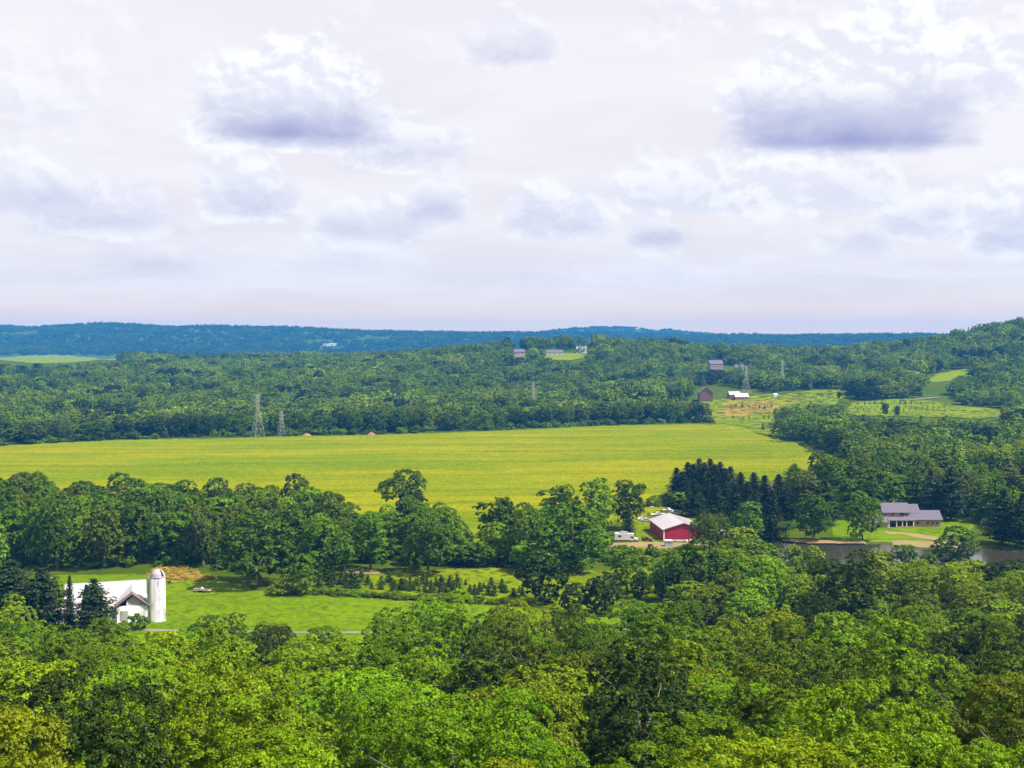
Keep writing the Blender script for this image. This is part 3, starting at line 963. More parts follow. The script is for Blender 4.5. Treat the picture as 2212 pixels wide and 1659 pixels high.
hero('mid', 1628, 1158, 120, 16, 'green', 'shade_tree', 'green tree covering the left end of the pond', variant=2)
# mounds of brush before the barn drive, hedge line below the plantation
for k, (a, b, w, h) in enumerate([(1350, 1180, 60, 2.6), (1400, 1182, 62, 2.4), (1440, 1184, 50, 2.2), (1385, 1198, 70, 3.0)]):
    hero('shrub', a, b, w, h, 'yellow', 'bramble_mound', 'low yellow-green bramble mound below the barn drive, %s of four' % ordinal(k + 1), 'bush', 'bramble mounds')
BR = [(610, 1274), (645, 1277), (690, 1280), (728, 1283), (765, 1285), (802, 1287), (838, 1290), (874, 1292), (912, 1294), (950, 1296), (990, 1298), (1028, 1301), (1065, 1303)]
for k, (a, b) in enumerate(BR):
    x, y, _ = at(a, b)
    plant('hedge_bush', 'shrub', x, y, RND.uniform(1.2, 2.2), RND.uniform(5.5, 8), ('olive', 'green', 'deep')[k % 3],
          'low tangled bush in the hedge below the plantation, %s from left' % ordinal(k + 1), 'bush', 'hedge below the plantation')

# ------------------------------------------------------------------ young conifers in rows
nr = 0
for row, (ya, yb, x0, x1, stp) in enumerate([(1256, 1264, 684, 1010, 14.5), (1263, 1272, 690, 1090, 16), (1270, 1282, 694, 1125, 17), (1276, 1291, 845, 1135, 17)]):
    xs = []
    x = x0
    while x < x1:
        xs.append(x + RND.uniform(-5, 5)); x += stp * RND.uniform(0.75, 1.3)
    for k, px in enumerate(xs):
        f = (px - x0) / max(1, (x1 - x0))
        X, Y, _ = at(px, ya + (yb - ya) * f + RND.uniform(-1, 1))
        h = RND.uniform(1.6, 3.9) if px > 840 else RND.uniform(2.4, 5.6)
        if RND.random() < 0.10:
            continue
        if px < 840 and 0.3 < f < 0.9 and row > 0: h *= 1.15
        plant('young_conifer', 'sapling', X, Y, h, h * RND.uniform(0.75, 1.25), 'young',
              'young conifer in the %s row of the lawn-side plantation, %s from left' % (('back', 'second', 'third', 'front')[row], ordinal(k + 1)), 'young conifer', 'plantation rows', jitter=0.25)
far_rows = [('golden dry field', [(1579, 884, 4), (1591, 880, 5), (1603, 882, 6), (1618, 881, 4), (1659, 880, 4), (1667, 880, 5), (1640, 884, 5), (1652, 885, 6)]),
            ('meadow below the dry field', [(1583, 905, 4), (1606, 906, 3), (1618, 905, 4), (1650, 905, 4), (1661, 904, 4), (1682, 905, 4), (1648, 929, 8)]),
            ('far tree farm, upper row', [(1852, 874, 4), (1868, 875, 4), (1880, 874, 4), (1889, 873, 5), (1904, 873, 5), (1945, 874, 5), (1955, 873, 4), (1968, 874, 4), (1990, 873, 3)]),
            ('far tree farm, middle row', [(1848 + 12 * i, 881.5, 3) for i in range(18)]),
            ('far tree farm, lower row', [(1853 + 12.5 * i, 887.5, 3) for i in range(16)])]
for where, pts in far_rows:
    for k, (a, b, h) in enumerate(pts):
        X, Y, _ = at(a + RND.uniform(-1, 1), b + RND.uniform(-.5, .5))
        plant('young_conifer', 'sapling', X, Y, h * RND.uniform(0.7, 1.15), h * RND.uniform(0.5, 0.75), 'young', 'tiny dark young conifer on the %s, %s from left' % (where, ordinal(k + 1)), 'young conifer', 'far young conifers')
for k, (a, b, h, kd) in enumerate([(1912, 898, 14, 'cedar'), (1938, 900, 12, 'cedar'), (1812, 862, 9, 'cedar')]):
    X, Y, _ = at(a, b)
    plant('cedar_tree', kd, X, Y, h, h * 0.55, 'spruce', ('dark upright cedar before the far tree farm', 'rounder dark cedar before the far tree farm', 'single little cedar on the hill meadow')[k], 'cedar')

# ------------------------------------------------------------------ woods of single trees
def poisson(poly, spacing, seed, avoid=True, jitter_keep=1.0):
    rs = random.Random(seed)
    P = np.array(poly)
    out = []
    for _ in range(9000):
        x = rs.uniform(P[:, 0].min(), P[:, 0].max()); y = rs.uniform(P[:, 1].min(), P[:, 1].max())
        if not in_poly(np.array([x]), np.array([y]), poly)[0]:
            continue
        s = spacing * rs.uniform(0.85, 1.2)
        if any((x - a) ** 2 + (y - b) ** 2 < s * s for a, b in out):
            continue
        if avoid and any((x - a) ** 2 + (y - b) ** 2 < (r * 0.72 + spacing * 0.28) ** 2 for a, b, r in PLACED):
            continue
        out.append((x, y))
    return out


def wood(name, kinds, poly, spacing, seed, hts, wid, tones, where, group, rows=4, clear=(), names='tree'):
    pts = poisson(poly, spacing, seed)
    keep = []
    for x, y in pts:
        h = RND.uniform(*hts); g = Hs(x, y)
        bad = False
        for cp, cond in clear:
            for q in (0.1, 0.35, 0.65, 0.92):
                for sx in (-0.42, 0, 0.42):
                    a, b = proj(x + sx * wid[0], y, g + h * q)
                    if in_poly(np.array([a]), np.array([b]), cp)[0] and y < cond:
                        bad = True
        a, b = proj(x, y, g + h)
        if bad or a < -90 or a > 2300 or b > 1720:
            continue
        keep.append((x, y, h))
    keep.sort(key=lambda p: p[1])
    n = len(keep)
    rws = [keep[i * n // rows:(i + 1) * n // rows] for i in range(rows)]
    rn = {1: [''], 2: ['front row', 'back row'], 3: ['front row', 'middle row', 'back row'], 4: ['front row', 'second row', 'third row', 'back row']}.get(rows)
    if rn is None:
        rn = ['%s row' % ordinal(i + 1) for i in range(rows)]
    for r, row in enumerate(rws):
        row.sort(key=lambda p: p[0] / p[1])
        for k, (x, y, h) in enumerate(row):
            tn = RND.choice(tones)
            if name == 'slope_tree' and y > 125 and x > 5:
                tn = RND.choice(['green', 'olive', 'green', 'bright', 'deep', 'olive', 'yellow', 'dark'])
            kd = RND.choice(kinds)
            if name == 'slope_tree' and y < 108:
                kd = 'close'
            w = RND.uniform(*wid)
            PLACED.append((x, y, w / 2))
            pos = ('in the %s of ' % rn[r] if rn[r] else 'in ') + where
            plant(name, kd, x, y, h, w, tn, '%s %s %s, %s from left' % (TONE[tn], names, pos, ordinal(k + 1)), 'tree' if 'pine' not in names else 'pine tree', group)
    return n


fl = lambda pts: [flat(*p) for p in pts]
OPEN_NEAR = [([(100, 1240), (560, 1240), (560, 1300), (900, 1318), (930, 1345), (420, 1352), (340, 1350), (100, 1352)], 330),          # barn, silo, lawn
             ([(660, 1246), (1130, 1246), (1130, 1300), (660, 1285)], 380),
             ([(1330, 1090), (1500, 1085), (1500, 1180), (1330, 1190)], 470),
             ([(1008, 1085), (1052, 1085), (1050, 1165), (1020, 1165)], 500),
             ([(1880, 1075), (2045, 1075), (2045, 1150), (1880, 1150)], 515),
             ([(1690, 1172), (2040, 1172), (2200, 1182), (2150, 1200), (1690, 1196)], 440),
             ([(1905, 1248), (2010, 1246), (2010, 1260), (1905, 1262)], 420)]
wood('woodland_tree', ['mid', 'mid', 'mid_tall'], fl([(-90, 1128), (380, 1128), (480, 1140), (640, 1146), (745, 1160), (740, 1225), (620, 1232), (470, 1226), (400, 1222), (330, 1222), (120, 1232), (-90, 1240)]),
     11.8, 21, (17, 23), (13, 18), ['green', 'deep', 'deep', 'green', 'olive', 'bright', 'grey'], 'the wood behind the silo', 'wood behind the silo', 4, OPEN_NEAR)
wood('hedgerow_tree', ['mid', 'mid_tall', 'mid'], fl([(745, 1165), (900, 1160), (1080, 1172), (1180, 1168), (1320, 1175), (1330, 1232), (1180, 1240), (1000, 1228), (860, 1226), (745, 1226)]),
     12.5, 22, (9, 17), (10, 14.5), ['green', 'deep', 'bright', 'olive', 'green'], 'the hedgerow above the plantation', 'hedgerow above the plantation', 2, OPEN_NEAR)
wood('bottomland_tree', ['mid', 'mid', 'near'], fl([(1420, 1262), (1560, 1250), (1680, 1238), (1900, 1240), (2080, 1240), (2300, 1260), (2300, 1440), (1900, 1430), (1560, 1400), (1440, 1330)]),
     12.8, 23, (10, 17), (12, 17), ['green', 'bright', 'yellow', 'olive', 'yellow', 'green', 'bright', 'dark'], 'the pond-side trees', 'trees before the pond', 4, OPEN_NEAR)
wood('woodland_tree', ['mid', 'mid_tall', 'mid', 'pine'], fl([(1700, 1085), (1790, 1062), (1810, 1055), (1900, 1055), (2300, 1050), (2300, 1150), (2120, 1140), (2050, 1105), (1900, 1105), (1860, 1118), (1760, 1140), (1700, 1130)]),
     15.5, 24, (16, 22), (14, 19), ['deep', 'deep', 'green', 'olive', 'grey', 'green', 'dark'], 'the wood behind the stone house', 'wood behind the stone house', 4, OPEN_NEAR)
wood('treeline_tree', ['mid', 'mid', 'mid_tall'], [flat(*p) for p in [(-40, 963), (250, 949), (500, 942), (640, 939), (800, 937), (1000, 930), (1200, 922), (1400, 914), (1545, 912), (1540, 908), (1400, 909), (1200, 917), (1000, 924), (800, 931), (500, 936), (250, 943), (-40, 956)]],
     16.5, 25, (16, 22), (16, 21), ['deep', 'green', 'deep', 'olive', 'dark', 'grey'], 'the treeline behind the crop field', 'treeline behind the crop field', 1)


def build_foreground():
    # wooded slope falling away below the viewpoint
    poly = [(-160, 58), (160, 58), (190, 240), (150, 285), (60, 262), (0, 258), (-60, 262), (-100, 285), (-170, 285)]
    wood('slope_tree', ['near', 'near', 'near', 'near_tall'], poly, 12.4, 26, (15, 21), (12.5, 17.5),
         ['bright', 'yellow', 'green', 'green', 'olive', 'bright', 'deep', 'yellow', 'golden', 'dark', 'bright', 'green'], 'the near wooded slope', 'trees on the near slope', 9, OPEN_NEAR)


build_foreground()

def build_undergrowth():
    rs = np.random.RandomState(31)
    zones = [([(-120, 1120), (380, 1120), (640, 1140), (760, 1150), (1060, 1165), (1320, 1165), (1325, 1222), (1180, 1232), (1000, 1222), (860, 1222), (740, 1226), (640, 1240), (480, 1236), (400, 1226), (330, 1226), (120, 1234), (-120, 1240)], 5.0),
             ([(1560, 1200), (1680, 1212), (1900, 1230), (2080, 1228), (2300, 1255), (2300, 1450), (1900, 1450), (1560, 1420), (1500, 1350), (1520, 1250)], 5.5),
             ([(1690, 1150), (1700, 1085), (1800, 1050), (2320, 1045), (2320, 1165), (2130, 1160), (2110, 1120), (1890, 1085), (1790, 1110), (1780, 1160)], 6.0),
             ([(1330, 1200), (1480, 1200), (1540, 1225), (1480, 1240), (1340, 1225)], 6.0),
             ([(-60, 966), (250, 951), (500, 944), (800, 939), (1000, 932), (1200, 924), (1400, 916), (1545, 914), (1545, 910), (1400, 911), (1200, 919), (1000, 926), (800, 933), (500, 939), (250, 945), (-60, 960)], 7.0)]
    pts = []
    for z, sp in zones:
        W = [flat(*p) for p in z]; A = np.array(W)
        n = int((A[:, 0].ptp() if hasattr(A[:, 0], 'ptp') else np.ptp(A[:, 0])) * np.ptp(A[:, 1]) / sp ** 2)
        x = rs.uniform(A[:, 0].min(), A[:, 0].max(), n); y = rs.uniform(A[:, 1].min(), A[:, 1].max(), n)
        k = in_poly(x, y, W)
        pts.append(np.stack([x[k], y[k]], -1))
    P = np.concatenate(pts); x, y = P.T
    n = len(P)
    h = rs.uniform(1.0, 4.2, n); w = rs.uniform(3.0, 6.5, n)
    far = y > 800
    h[far] *= 1.5; w[far] *= 1.7
    a, b = proj(x, y, h)
    ok = np.ones(n, bool)
    for cp in ([(1905, 1248), (2010, 1246), (2010, 1262), (1905, 1262)], [(1880, 1110), (2045, 1110), (2060, 1165), (1880, 1165)], [(1690, 1172), (2150, 1172), (2150, 1205), (1690, 1200)], [(720, 1224), (835, 1222), (835, 1250), (720, 1250)]):
        ok &= ~in_poly(a, b, cp)
        a1, b1 = proj(x, y, h * 0)
        ok &= ~in_poly(a1, b1, cp)
    ok &= ~in_poly(x, y, POND)
    x, y, h, w = x[ok], y[ok], h[ok], w[ok]; n = len(x)
    protos = [broadleaf(600 + s, R=2.6, ht=4, base=0.0, tufts=60, nleaf=8, leaf=0.75, rt=0.6, lobes=7, irregular=0.5) for s in range(4)]
    pal = np.array([TINT['deep'], TINT['green'], TINT['green'], TINT['bright'], TINT['olive'], TINT['dark']])
    scatter('undergrowth', protos, np.stack([x, y, H(x, y) - 0.1], -1), np.stack([w / 5.2, w / 5.2, h / 4], -1), rs.uniform(0, 6.28, n), pal[rs.randint(0, 6, n)] * rs.uniform(.8, 1.2, (n, 1)), rs.randint(0, 4, n),
            'tangled green undergrowth beneath the valley trees', LEAF, 'undergrowth')


# ------------------------------------------------------------------ far forest: thousands of crowns that read as one mass
def scatter(name, protos, P, scale, rot, tint, sel, label, mat, cat):
    """one object: prototypes and points in its own mesh, copied over the points by geometry nodes"""
    Vs = []; cnt = []; pid = []; faces = []
    b = 0
    for k, V in enumerate(protos):
        Vs.append(V); n = len(V) // 4
        faces.append(np.arange(n * 4) + b); cnt += [4] * n; pid.append(np.full(len(V), k)); b += len(V)
    Vs.append(P); pid.append(np.full(len(P), -1))
    V = np.concatenate(Vs); pid = np.concatenate(pid).astype(np.int32)
    me = mesh_np(name, V, np.concatenate(faces), cnt, [mat])
    N0 = b
    def attr(nm, typ, data, key, width):
        a = me.attributes.new(nm, typ, 'POINT')
        full = np.zeros((len(V), width), np.float32)
        full[N0:] = data.reshape(-1, width)
        a.data.foreach_set(key, full.ravel())
    a = me.attributes.new('proto_id', 'INT', 'POINT'); a.data.foreach_set('value', pid)
    s = np.zeros(len(V), np.int32); s[N0:] = sel
    a = me.attributes.new('proto_pick', 'INT', 'POINT'); a.data.foreach_set('value', s)
    attr('copy_scale', 'FLOAT_VECTOR', scale, 'vector', 3)
    attr('copy_turn', 'FLOAT_VECTOR', np.stack([rot * 0, rot * 0, rot], -1), 'vector', 3)
    attr('leaf_tint', 'FLOAT_VECTOR', tint, 'vector', 3)
    o = link(name, me)
    tag(o, label, cat, kind='stuff')
    ng = bpy.data.node_groups.new(name, 'GeometryNodeTree')
    ng.interface.new_socket('Geometry', in_out='INPUT', socket_type='NodeSocketGeometry')
    ng.interface.new_socket('Geometry', in_out='OUTPUT', socket_type='NodeSocketGeometry')
    n = ng.nodes; L = ng.links
    gi = n.new('NodeGroupInput'); go = n.new('NodeGroupOutput')
    def named(nm, typ):
        q = n.new('GeometryNodeInputNamedAttribute'); q.data_type = typ; q.inputs['Name'].default_value = nm
        return q.outputs[0]
    ida = named('proto_id', 'INT')
    def pick(k):
        c = n.new('FunctionNodeCompare'); c.data_type = 'INT'; c.operation = 'EQUAL'
        ins = [i for i in c.inputs if i.type == 'INT']
        L.new(ida, ins[0]); ins[1].default_value = k
        sgeo = n.new('GeometryNodeSeparateGeometry'); sgeo.domain = 'POINT'
        L.new(gi.outputs[0], sgeo.inputs[0]); L.new(c.outputs[0], sgeo.inputs['Selection'])
        return sgeo.outputs[0]
    j = n.new('GeometryNodeJoinGeometry')
    for k in range(len(protos)):
        g = n.new('GeometryNodeGeometryToInstance'); L.new(pick(k), g.inputs[0]); L.new(g.outputs[0], j.inputs[0])
    ip = n.new('GeometryNodeInstanceOnPoints')
    L.new(pick(-1), ip.inputs['Points']); L.new(j.outputs[0], ip.inputs['Instance'])
    ip.inputs['Pick Instance'].default_value = True
    L.new(named('proto_pick', 'INT'), ip.inputs['Instance Index'])
    e2r = n.new('FunctionNodeEulerToRotation'); L.new(named('copy_turn', 'FLOAT_VECTOR'), e2r.inputs[0]); L.new(e2r.outputs[0], ip.inputs['Rotation'])
    L.new(named('copy_scale', 'FLOAT_VECTOR'), ip.inputs['Scale'])
    L.new(ip.outputs[0], go.inputs[0])
    md = o.modifiers.new('scatter', 'NODES'); md.node_group = ng
    return o


OPEN_FAR = [[(1500, 836), (1555, 832), (1620, 842), (1680, 850), (1822, 837), (1824, 866), (1674, 872), (1664, 945), (1556, 930), (1540, 885), (1503, 872)],
            [(1828, 867), (1995, 859), (2040, 855), (2060, 876), (2168, 883), (2162, 904), (2000, 902), (1836, 899)],
            [(-90, 768), (266, 768), (266, 781), (-90, 784)], [(118, 885), (300, 887), (302, 896), (118, 896)],
            [(1198, 764), (1262, 763), (1262, 775), (1200, 777)], [(2006, 814), (2050, 803), (2092, 797), (2090, 805), (2040, 823), (2010, 827)],
            [(1903, 826), (1926, 824), (1927, 844), (1905, 846)], [(1792, 790), (1815, 790), (1815, 799), (1792, 800)],
            [(1530, 781), (1562, 781), (1562, 797), (1530, 797)], [(1586, 789), (1606, 789), (1606, 800), (1586, 800)],
            [(1112, 756), (1134, 756), (1134, 770), (1112, 770)], [(1184, 755), (1214, 755), (1214, 766), (1184, 766)], [(1246, 750), (1266, 750), (1266, 762), (1246, 762)],
            [(700, 741), (735, 741), (735, 747), (700, 747)]]
PYLON_VIEW = [([(545, 838), (575, 838), (580, 946), (538, 946)], 985), ([(598, 884), (618, 884), (620, 942), (597, 942)], 1000),
              ([(1600, 800), (1625, 800), (1622, 850), (1605, 850)], 1432), ([(1682, 806), (1700, 806), (1698, 850), (1684, 850)], 1502)]


def field_points(y0, y1, sp, seed, jit=0.45):
    rs = np.random.RandomState(seed)
    pts = []
    y = y0
    while y < y1:
        s = sp * (1 + 0.00025 * (y - y0))
        hw = 0.47 * y + 40
        x = np.arange(-hw, hw, s)
        pts.append(np.stack([x + rs.uniform(-jit, jit, len(x)) * s, y + rs.uniform(-jit, jit, len(x)) * s], -1))
        y += s
    return np.concatenate(pts)


def build_far():
    rs = np.random.RandomState(77)
    P = field_points(690, 2500, 11.8, 3)
    x, y = P.T
    # nothing on the crop, only what stands beyond its far edge or right of it
    grown = in_poly(x, y, FIELD)
    a0, b0 = proj(x, y, H(x, y))
    beyond = b0 < np.interp(a0, [-60, 250, 500, 800, 1000, 1200, 1400, 1545, 1600], [958, 945, 938, 932, 926, 918, 911, 909, 909])
    right = (x > 222) & (y > 690) & (b0 < 1052)
    ok = ~grown & (beyond | right) & (a0 > -120) & (a0 < 2340)
    P = P[ok]; x, y = P.T
    z = H(x, y)
    h = rs.uniform(12, 21, len(P)) * (0.7 + 0.6 * vnoise(x / 60, y / 60))
    w = rs.uniform(13.5, 24, len(P))
    ok = np.ones(len(P), bool)
    for cp in OPEN_FAR:
        yb = None
        for q in (0.0, 0.35, 0.7, 0.95):
            for sx in (-0.4, 0.4):
                a, b = proj(x + sx * w, y, z + h * q)
                ok &= ~in_poly(a, b, cp)
    for cp, reach in PYLON_VIEW:
        for q in (0.3, 0.95):
            a, b = proj(x, y, z + h * q)
            ok &= ~(in_poly(a, b, cp) & (y < reach))
    ok &= (np.hypot(x + 209, y - 985) > 9)
    ok &= ~((vnoise(x / 190 + 50, y / 42 + 12) > 0.80) & (y > 1200))
    P, x, y, z, h, w = P[ok], x[ok], y[ok], z[ok], h[ok], w[ok]
    stand = 0.72 + 0.62 * vnoise(x / 110 + 9, y / 110 + 2)
    w = w * stand; h = h * (0.7 + 0.3 * stand)
    protos = [broadleaf(s, R=6.5, ht=16, base=1.0, tufts=130, nleaf=8, leaf=1.35, rt=1.2, lobes=13, irregular=0.6) for s in (401, 402, 403, 404)]
    protos.append(conifer(405, R=3.4, ht=16, base=0.5, levels=12, per=8, seg=3, leaf=1.9))
    n = len(P)
    sel = rs.randint(0, 4, n)
    grove = vnoise(x / 55 + 20, y / 55)
    con = (grove > 0.80) & (rs.rand(n) < 0.75)
    a0, b0 = proj(x, y, z)
    block = (a0 > 1825) & (a0 < 1905) & (b0 > 842) & (b0 < 868)
    con |= block
    sel[con] = 4
    tone = vnoise(x / 70 + 3, y / 70 + 8) * 0.55 + rs.rand(n) * 0.45
    pal = np.array([1.24, 1.10, 1.0]) * np.array([TINT['dark'], TINT['deep'], TINT['green'], TINT['green'], TINT['olive'], TINT['bright'], TINT['yellow']])
    f = np.clip((tone - 0.15) / 0.7, 0, 0.999) * (len(pal) - 1)
    i0 = f.astype(int)
    tint = pal[i0] * (1 - (f - i0))[:, None] + pal[i0 + 1] * (f - i0)[:, None]
    tint = tint * rs.uniform(0.7, 1.3, (n, 1))
    tint[con] = np.array(TINT['spruce']) * 1.2
    sc = np.stack([w / 13, w / 13, h / 16], -1)
    scatter('far_forest', protos, np.stack([x, y, z - 0.2], -1), sc, rs.uniform(0, 6.28, n), tint, sel,
            'dense mixed forest rolling across the plain beyond the crop field', LEAF, 'forest')
    # the plain and ridges beyond, in clumps
    P = field_points(2450, 8200, 27, 9)
    x, y = P.T
    z = H(x, y)
    a0, b0 = proj(x, y, z)
    ok = (a0 > -120) & (a0 < 2340) & (vnoise(x / 300 + 40, y / 160 + 3) < 0.80)
    for cp in OPEN_FAR:
        for q in (0.0, 9.0, 16.0):
            a, b = proj(x, y, z + q)
            ok &= ~in_poly(a, b, cp)
    x, y, z = x[ok], y[ok], z[ok]
    n = len(x)
    protos = []
    for s in range(4):
        r2 = np.random.RandomState(500 + s)
        L = []
        for k in range(6):
            V = broadleaf(510 + s * 9 + k, R=6.6, ht=16, base=0.5, tufts=24, nleaf=4, leaf=3.2, rt=2.0, lobes=6)
            L.append(V * np.array([1, 1, r2.uniform(0.8, 1.25)]) + np.array([r2.uniform(-13, 13), r2.uniform(-13, 13), 0]))
        protos.append(np.concatenate(L))
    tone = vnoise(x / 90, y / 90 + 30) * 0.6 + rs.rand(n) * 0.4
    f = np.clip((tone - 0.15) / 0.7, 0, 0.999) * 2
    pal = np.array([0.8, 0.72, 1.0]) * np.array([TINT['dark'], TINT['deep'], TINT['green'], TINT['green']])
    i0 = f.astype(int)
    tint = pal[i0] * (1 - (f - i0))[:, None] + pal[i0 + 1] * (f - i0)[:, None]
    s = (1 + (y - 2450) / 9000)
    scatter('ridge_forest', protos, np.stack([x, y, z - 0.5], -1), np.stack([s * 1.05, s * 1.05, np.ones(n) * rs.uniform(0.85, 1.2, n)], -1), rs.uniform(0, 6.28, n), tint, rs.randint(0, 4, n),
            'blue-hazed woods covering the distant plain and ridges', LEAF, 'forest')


build_far()
build_undergrowth()


def build_grass():
    rs = np.random.RandomState(91)
    def tuft(seed, n, R, hgt, leaf):
        r = np.random.RandomState(seed)
        a = r.uniform(0, 6.28, n); q = R * np.sqrt(r.rand(n))
        pos = np.stack([q * np.cos(a), q * np.sin(a), r.uniform(0.1, 1.0, n) * hgt], -1)
        nr_ = norm(np.stack([np.cos(a) * 0.4, np.sin(a) * 0.4, np.full(n, 1.1)], -1) + r.normal(size=(n, 3)) * 0.4)
        return leaf_quads(pos, nr_, leaf * r.uniform(.6, 1.4, n), r, 0.45)
    zones = [  # outline, spacing, tuft width, height, colours, name, label
        ([(60, 1250), (130, 1243), (330, 1240), (420, 1252), (520, 1262), (570, 1285), (740, 1290), (900, 1300), (1060, 1308), (1180, 1320), (1420, 1345), (1420, 1362), (900, 1385), (300, 1385), (60, 1372)], 1.35, 1.5, 0.09, 'lawn'),
        ([(600, 1262), (700, 1250), (830, 1240), (900, 1232), (1060, 1228), (1240, 1236), (1420, 1225), (1500, 1260), (1560, 1300), (1420, 1338), (1180, 1312), (1060, 1301), (900, 1293), (740, 1283), (640, 1275)], 1.7, 1.9, 0.26, 'mead'),
        ([(320, 1240), (345, 1222), (400, 1224), (440, 1240), (470, 1250), (420, 1256), (370, 1257), (325, 1256)], 1.3, 1.8, 0.6, 'gold'),
        ([(1310, 1173), (1370, 1110), (1420, 1095), (1500, 1090), (1560, 1120), (1560, 1168), (1440, 1171)], 2.2, 2.2, 0.2, 'mead'),
        ([(1790, 1122), (1850, 1118), (1960, 1150), (2060, 1120), (2110, 1130), (2080, 1162), (1990, 1160), (1900, 1150), (1900, 1168), (1800, 1172), (1800, 1150)], 1.8, 1.9, 0.10, 'lawn'),
        ([(1500, 872), (1560, 860), (1680, 853), (1822, 838), (1826, 870), (1680, 900), (1690, 945), (1560, 925), (1520, 900)], 6.5, 6.0, 0.4, 'mead'),
        ([(1575, 872), (1640, 868), (1672, 872), (1668, 893), (1580, 897)], 5.0, 5.0, 1.0, 'gold'),
        ([(1830, 869), (1930, 864), (1995, 861), (2060, 876), (2170, 884), (2165, 905), (2060, 903), (1960, 900), (1835, 899)], 6.5, 6.0, 0.4, 'mead')]
    cols = {'lawn': [(0.130, 0.220, .001), (0.165, 0.240, .001), (0.085, 0.175, .001)], 'mead': [(0.200, 0.250, .001), (0.240, 0.265, .001), (0.125, 0.185, .001), (0.07, 0.12, .001)],
            'gold': [(0.32, 0.22, .03), (0.36, 0.24, .045), (0.15, 0.17, .008), (0.24, 0.19, .03)]}
    PX, SCL, TI = [], [], []
    for z, sp, wd, hg, c in zones:
        W = [at(*p)[:2] for p in z]; A = np.array(W)
        n = int(np.ptp(A[:, 0]) * np.ptp(A[:, 1]) / sp ** 2)
        x = rs.uniform(A[:, 0].min(), A[:, 0].max(), n); y = rs.uniform(A[:, 1].min(), A[:, 1].max(), n)
        k = in_poly(x, y, W) & (rs.rand(n) < 0.35 + 0.75 * vnoise(x / (sp * 5), y / (sp * 9)))
        x, y = x[k], y[k]; n = len(x)
        PX.append(np.stack([x, y, H(x, y) + (0.05 if sp < 4 else 0.4)], -1))
        f = rs.uniform(.6, 1.4, n)
        SCL.append(np.stack([f * wd, f * wd, hg * rs.uniform(.5, 1.5, n)], -1))
        pal = np.array(cols[c]); TI.append(pal[rs.randint(0, len(pal), n)] * rs.uniform(.8, 1.25, (n, 1)))
    P = np.concatenate(PX); n = len(P)
    scatter('grass', [tuft(i, 34, 0.55, 1.0, 0.34) for i in range(4)], P, np.concatenate(SCL), rs.uniform(0, 6.28, n), np.concatenate(TI), rs.randint(0, 4, n),
            'uneven tufts of grass on the lawns and meadows', LEAF, 'grass')


build_grass()

# ------------------------------------------------------------------ buildings
WHITE_WALL = worn('white_boards', (0.78, 0.76, 0.78), (0.20, 0.18, 0.17), 0.5, 0.55, 0.7, streak=True)
WHITE_ROOF = worn('white_metal_roof', (0.44, 0.405, 0.42), (0.30, 0.265, 0.27), 0.35, 0.35, 0.55, streak=False)
BROWN_ROOF = worn('brown_shingles', (0.15, 0.11, 0.115), (0.08, 0.06, 0.06), 1.2, 0.6, 0.85)
DARK = worn('dark_opening', (0.012, 0.011, 0.010), (0.006, 0.006, 0.006), 1, 0.3, 0.9)
GREYWOOD = worn('weathered_boards', (0.42, 0.39, 0.37), (0.16, 0.13, 0.11), 0.9, 0.7, 0.85, streak=True)
SILO_M = worn('silo_staves', (0.46, 0.44, 0.455), (0.07, 0.055, 0.05), 0.75, 0.85, 0.8, streak=True)
DOME_M = worn('silo_dome', (0.34, 0.31, 0.345), (0.17, 0.13, 0.12), 0.6, 0.5, 0.5)
RED = worn('red_siding', (0.33, 0.012, 0.045), (0.24, 0.010, 0.034), 0.4, 0.4, 0.6)
TRIM = worn('white_trim', (0.78, 0.74, 0.74), None, 1, 0.2, 0.6)
LILAC = worn('lilac_shingles', (0.110, 0.095, 0.128), (0.07, 0.06, 0.08), 1.5, 0.6, 0.85)
STONE = worn('tan_stone', (0.34, 0.235, 0.13), (0.19, 0.14, 0.08), 2.2, 0.75, 0.9)
STONE2 = worn('grey_stone', (0.36, 0.265, 0.18), (0.20, 0.15, 0.11), 2.0, 0.7, 0.9)
GLASS = material('window_glass', lambda t: principled(t, (0.015, 0.017, 0.022), 0.08, 0, 0.6))
BRICK = worn('brown_barn_wall', (0.20, 0.10, 0.085), (0.12, 0.06, 0.05), 0.8, 0.6, 0.85, streak=True)
STEEL = worn('galvanised_steel', (0.36, 0.37, 0.30), (0.24, 0.23, 0.18), 1, 0.4, 0.5, 0.2)
WIRE = worn('weathered_cable', (0.16, 0.17, 0.15), None, 1, 0.3, 0.6)
BLACK = worn('black_rubber', (0.02, 0.02, 0.02), None, 2, 0.3, 0.8)
WHITE_PAINT = worn('white_paint', (0.60, 0.60, 0.62), (0.4, 0.38, 0.36), 1.2, 0.3, 0.35)
GREY_PAINT = worn('grey_paint', (0.34, 0.35, 0.38), (0.2, 0.2, 0.2), 1.2, 0.4, 0.5)
RUST = worn('rusty_brown', (0.085, 0.045, 0.038), (0.04, 0.025, 0.02), 1.5, 0.6, 0.7)
TIMBER = worn('pale_timber', (0.33, 0.25, 0.15), (0.18, 0.13, 0.08), 1.2, 0.6, 0.85)
STRAW = worn('straw', (0.24, 0.13, 0.07), (0.16, 0.09, 0.05), 1.5, 0.6, 0.95)


